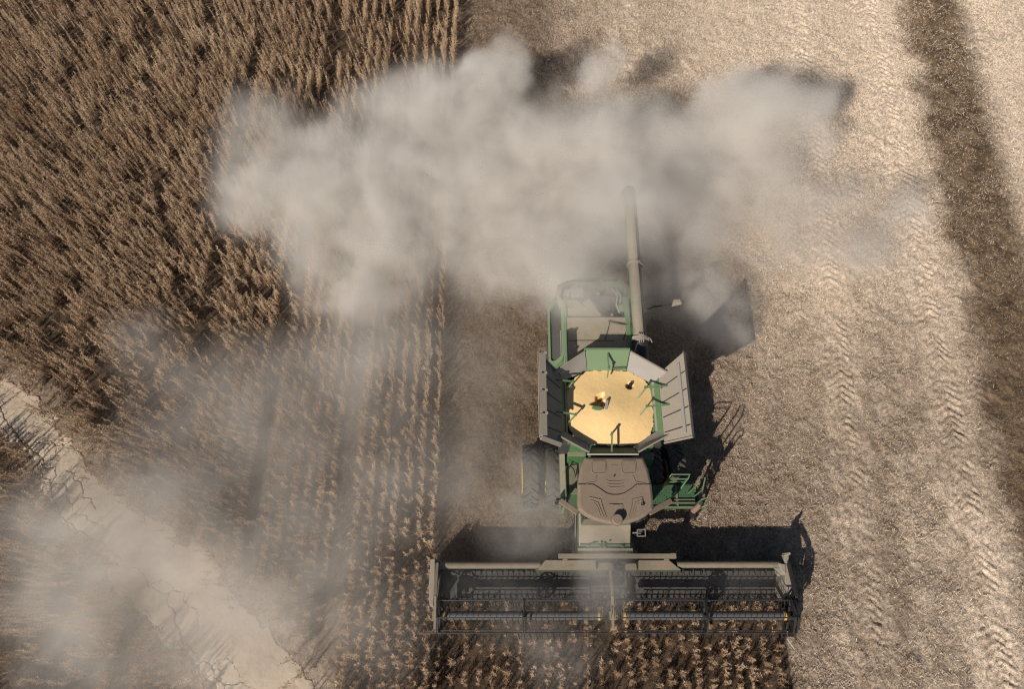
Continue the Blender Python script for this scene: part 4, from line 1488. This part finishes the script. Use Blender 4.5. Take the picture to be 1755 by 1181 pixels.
# ------------------------------------------------------------------ dust clouds (fog volumes with a density field of their own)
def dust_material(name, colour, dens, aniso=0.15):
    m = bpy.data.materials.new(name)
    m.use_nodes = True
    n = m.node_tree.nodes
    l = m.node_tree.links
    n.clear()
    out = n.new('ShaderNodeOutputMaterial')
    pv = n.new('ShaderNodeVolumePrincipled')
    pv.inputs['Color'].default_value = (*colour, 1)
    pv.inputs['Density'].default_value = dens
    pv.inputs['Anisotropy'].default_value = aniso
    l.new(pv.outputs[0], out.inputs['Volume'])
    return m


def dust_cloud(name, label, blobs, lo, hi, voxel, mat, warp=1.3, wscale=0.38, lowmul=0.12, himul=1.45, nscale=0.5, ragged=False, spread=1.15):
    """blobs: (px, py, rx px, ry px, height, vertical radius m, density)"""
    me = bpy.data.meshes.new(name)
    mb = MB()
    mb.box(lo[0], hi[0], lo[1], hi[1], lo[2], hi[2])
    o = mb.build(name, mat)
    tag(o, label, 'dust cloud', kind='stuff')
    ng = bpy.data.node_groups.new(name + '_density', 'GeometryNodeTree')
    ng.interface.new_socket('Geometry', in_out='INPUT', socket_type='NodeSocketGeometry')
    ng.interface.new_socket('Geometry', in_out='OUTPUT', socket_type='NodeSocketGeometry')
    N = ng.nodes
    L = ng.links
    go = N.new('NodeGroupOutput')
    N.new('NodeGroupInput')
    vc = N.new('GeometryNodeVolumeCube')
    vc.inputs['Min'].default_value = lo
    vc.inputs['Max'].default_value = hi
    for k, ax in enumerate('XYZ'):
        vc.inputs['Resolution ' + ax].default_value = max(8, int((hi[k] - lo[k]) / voxel))
    pos = N.new('GeometryNodeInputPosition')

    def math_(op, a, b_=None, clamp=False):
        q = N.new('ShaderNodeMath')
        q.operation = op
        q.use_clamp = clamp
        for i, v in enumerate((a, b_)):
            if v is None:
                continue
            if isinstance(v, (int, float)):
                q.inputs[i].default_value = v
            else:
                L.new(v, q.inputs[i])
        return q.outputs[0]

    def vmath(op, a, b_=None, scale=None):
        q = N.new('ShaderNodeVectorMath')
        q.operation = op
        for i, v in enumerate((a, b_)):
            if v is None:
                continue
            if isinstance(v, (tuple, list)):
                q.inputs[i].default_value = v
            else:
                L.new(v, q.inputs[i])
        if scale is not None:
            q.inputs['Scale'].default_value = scale
        return q.outputs[1] if op in ('LENGTH', 'DOT_PRODUCT') else q.outputs[0]

    def nz(vec, scale, detail, rough):
        t = N.new('ShaderNodeTexNoise')
        t.inputs['Scale'].default_value = scale
        t.inputs['Detail'].default_value = detail
        t.inputs['Roughness'].default_value = rough
        L.new(vec, t.inputs['Vector'])
        return t

    w1 = nz(pos.outputs[0], wscale, 5, 0.6)
    wv = vmath('SUBTRACT', w1.outputs['Color'], (0.5, 0.5, 0.5))
    wp = vmath('ADD', pos.outputs[0], vmath('SCALE', wv, scale=warp * 2))
    total = None
    for (bx, by, rx, ry, hz, rz, de) in blobs:
        c = pix(bx, by, hz)
        den = 1180 * math.cos(PITCH) - (590.5 - by) * math.sin(PITCH)
        s = (CAM_H - hz) / den
        d = vmath('MULTIPLY', vmath('SUBTRACT', wp, c), (1 / (spread * rx * s), 1 / (spread * ry * s), 1 / (1.2 * rz)))
        ln = vmath('LENGTH', d)
        mr = N.new('ShaderNodeMapRange')
        mr.interpolation_type = 'SMOOTHSTEP'
        mr.inputs['From Min'].default_value = 1.0
        mr.inputs['From Max'].default_value = 0.0
        mr.inputs['To Max'].default_value = de * 1.5
        L.new(ln, mr.inputs['Value'])
        total = mr.outputs[0] if total is None else math_('ADD', total, mr.outputs[0])
    # soft ceiling where clouds overlap: t / (1 + 0.45 t)
    total = math_('DIVIDE', total, math_('ADD', math_('MULTIPLY', total, 0.45), 1.0))
    n2 = nz(wp, nscale, 6, 0.62)
    mr = N.new('ShaderNodeMapRange')
    mr.inputs['From Min'].default_value = 0.34
    mr.inputs['From Max'].default_value = 0.66
    mr.inputs['To Min'].default_value = lowmul
    mr.inputs['To Max'].default_value = himul
    L.new(n2.outputs['Fac'], mr.inputs['Value'])
    if ragged:
        n3 = nz(wp, 0.42, 9, 0.66)
        e = math_('ADD', math_('MULTIPLY', total, 0.85), math_('MULTIPLY', math_('SUBTRACT', n3.outputs['Fac'], 0.5), 1.35))
        rg = N.new('ShaderNodeMapRange')
        rg.interpolation_type = 'SMOOTHSTEP'
        rg.inputs['From Min'].default_value = -0.28
        rg.inputs['From Max'].default_value = 1.2
        rg.inputs['To Min'].default_value = 0.0
        rg.inputs['To Max'].default_value = 1.0
        L.new(e, rg.inputs['Value'])
        n4 = nz(wp, 0.75, 8, 0.68)
        fine = math_('MAXIMUM', math_('SUBTRACT', math_('MULTIPLY', n4.outputs['Fac'], 4.2), 1.15), 0.10)
        total = math_('MULTIPLY', math_('MULTIPLY', math_('MINIMUM', math_('MULTIPLY', total, 2.4), 1.25), rg.outputs[0]), fine)
        L.new(total, vc.inputs['Density'])
    else:
        L.new(math_('MULTIPLY', total, mr.outputs[0]), vc.inputs['Density'])
    sm = N.new('GeometryNodeSetMaterial')
    sm.inputs['Material'].default_value = mat
    L.new(vc.outputs[0], sm.inputs[0])
    L.new(sm.outputs[0], go.inputs[0])
    md = o.modifiers.new('density', 'NODES')
    md.node_group = ng
    return o


DM = dust_material('dust_in_the_air', (0.95, 0.916, 0.875), 0.80)
REAR = [(470, 240, 110, 110, 1.3, 1.5, 0.7), (430, 340, 85, 100, 1.2, 1.4, 0.7), (560, 330, 150, 140, 1.5, 1.8, 1.1), (690, 240, 150, 140, 1.6, 1.9, 1.1),
        (620, 430, 140, 110, 1.3, 1.5, 0.9), (600, 505, 100, 65, 1.2, 1.3, 0.85), (700, 400, 120, 120, 1.2, 1.5, 0.7), (800, 190, 120, 110, 1.9, 1.9, 1.1), (828, 112, 46, 40, 3.2, 1.2, 1.4), (868, 96, 36, 34, 3.5, 1.1, 1.5), (795, 130, 42, 36, 3.0, 1.1, 1.0), (885, 130, 34, 34, 3.2, 1.0, 1.0),
        (820, 310, 150, 130, 1.6, 1.8, 1.0), (880, 420, 140, 100, 1.4, 1.7, 1.0), (980, 245, 150, 90, 2.0, 1.8, 1.1), (1026, 142, 40, 38, 3.3, 1.2, 1.6), (1050, 102, 32, 34, 3.6, 1.1, 1.7), (1015, 105, 22, 24, 3.4, 0.8, 0.9),
        (1110, 245, 110, 80, 2.0, 1.8, 1.0), (1000, 350, 140, 120, 1.6, 1.8, 1.0), (1150, 330, 140, 120, 1.7, 1.8, 0.9), (1245, 195, 80, 75, 3.0, 1.6, 1.1),
        (1310, 195, 75, 62, 3.5, 1.5, 1.7), (1370, 215, 45, 48, 3.4, 1.2, 1.4), (1395, 175, 34, 32, 3.4, 0.9, 1.2), (1275, 140, 36, 30, 3.2, 0.9, 1.0), (1410, 245, 26, 30, 3.0, 0.8, 1.0), (1340, 120, 30, 22, 3.3, 0.8, 0.7), (1270, 290, 140, 90, 2.0, 1.6, 0.9), (1340, 330, 130, 80, 1.6, 1.3, 0.45), (1490, 450, 110, 70, 1.2, 1.0, 0.25), (1190, 430, 110, 90, 1.4, 1.5, 0.5),
        (1200, 520, 110, 60, 1.4, 1.2, 0.85), (1245, 578, 55, 40, 1.1, 0.9, 0.9), (1140, 480, 70, 60, 1.2, 1.2, 0.5), (1540, 350, 48, 36, 2.4, 1.0, 0.5), (1575, 385, 36, 40, 2.3, 0.9, 0.4), (1500, 410, 60, 50, 2.0, 1.0, 0.35), (1450, 330, 60, 40, 1.8, 0.9, 0.2), (1430, 400, 150, 100, 1.3, 1.1, 0.22),
        (1000, 440, 120, 60, 2.6, 1.6, 0.6), (1010, 500, 120, 70, 4.35, 0.8, 1.0), (1075, 345, 95, 110, 4.55, 0.85, 1.05), (800, 500, 190, 90, 1.2, 1.2, 0.20), (940, 500, 130, 70, 2.2, 1.4, 0.30), (1330, 420, 160, 110, 1.3, 1.0, 0.20)]
dust_cloud('harvest_dust', 'thick rolling pale dust cloud billowing out behind the harvester', REAR, (-17, 6.3, 0.05), (16, 25.5, 5.4), 0.105, DM, ragged=True, spread=1.27)
NEAR = [(140, 1000, 180, 140, 1.1, 1.4, 0.62), (70, 900, 130, 120, 1.0, 1.3, 0.36), (260, 930, 190, 150, 1.0, 1.3, 0.5), (170, 1130, 190, 120, 1.0, 1.3, 0.36), (300, 790, 200, 130, 0.9, 1.2, 0.30),
        (255, 585, 80, 75, 1.1, 1.1, 0.24), (370, 660, 180, 120, 0.9, 1.2, 0.24), (520, 700, 200, 170, 0.9, 1.3, 0.34), (650, 610, 160, 140, 1.0, 1.4, 0.38), (700, 800, 170, 170, 0.9, 1.2, 0.30), (520, 900, 220, 190, 0.9, 1.2, 0.36),
        (380, 1080, 210, 150, 1.0, 1.3, 0.42), (480, 1000, 170, 120, 0.9, 1.2, 0.25), (600, 1050, 170, 150, 0.9, 1.2, 0.28), (330, 960, 150, 120, 1.0, 1.3, 0.2), (640, 560, 110, 120, 1.0, 1.3, 0.32), (820, 640, 110, 140, 1.1, 1.3, 0.15), (850, 800, 110, 120, 1.0, 1.2, 0.10)]
dust_cloud('drifting_dust', 'thin veil of dust drifting low over the crop and cracked track', NEAR, (-18, -3, 0.05), (3, 13.5, 3.0), 0.15, DM, warp=0.9, lowmul=0.45, himul=1.35, nscale=0.6)
FRONT = [(925, 840, 75, 85, 2.3, 0.6, 0.6), (910, 880, 110, 60, 1.0, 1.0, 0.30), (920, 930, 110, 50, 1.1, 1.0, 0.40), (1030, 985, 65, 90, 1.7, 1.0, 0.85), (900, 1060, 120, 80, 1.0, 1.0, 0.22), (960, 1130, 90, 70, 0.9, 0.9, 0.22), (800, 1000, 110, 70, 0.8, 0.9, 0.15), (1240, 1000, 160, 30, 0.9, 0.5, 0.2)]
dust_cloud('header_dust', 'wisp of dust rising over the middle of the header', FRONT, (-4, -1.5, 0.05), (9, 5.5, 3.2), 0.11, DM, warp=0.5, wscale=0.9, lowmul=0.2, himul=1.4, nscale=0.9)
SC.cycles.volume_step_rate = 1.0
SC.cycles.volume_max_steps = 256
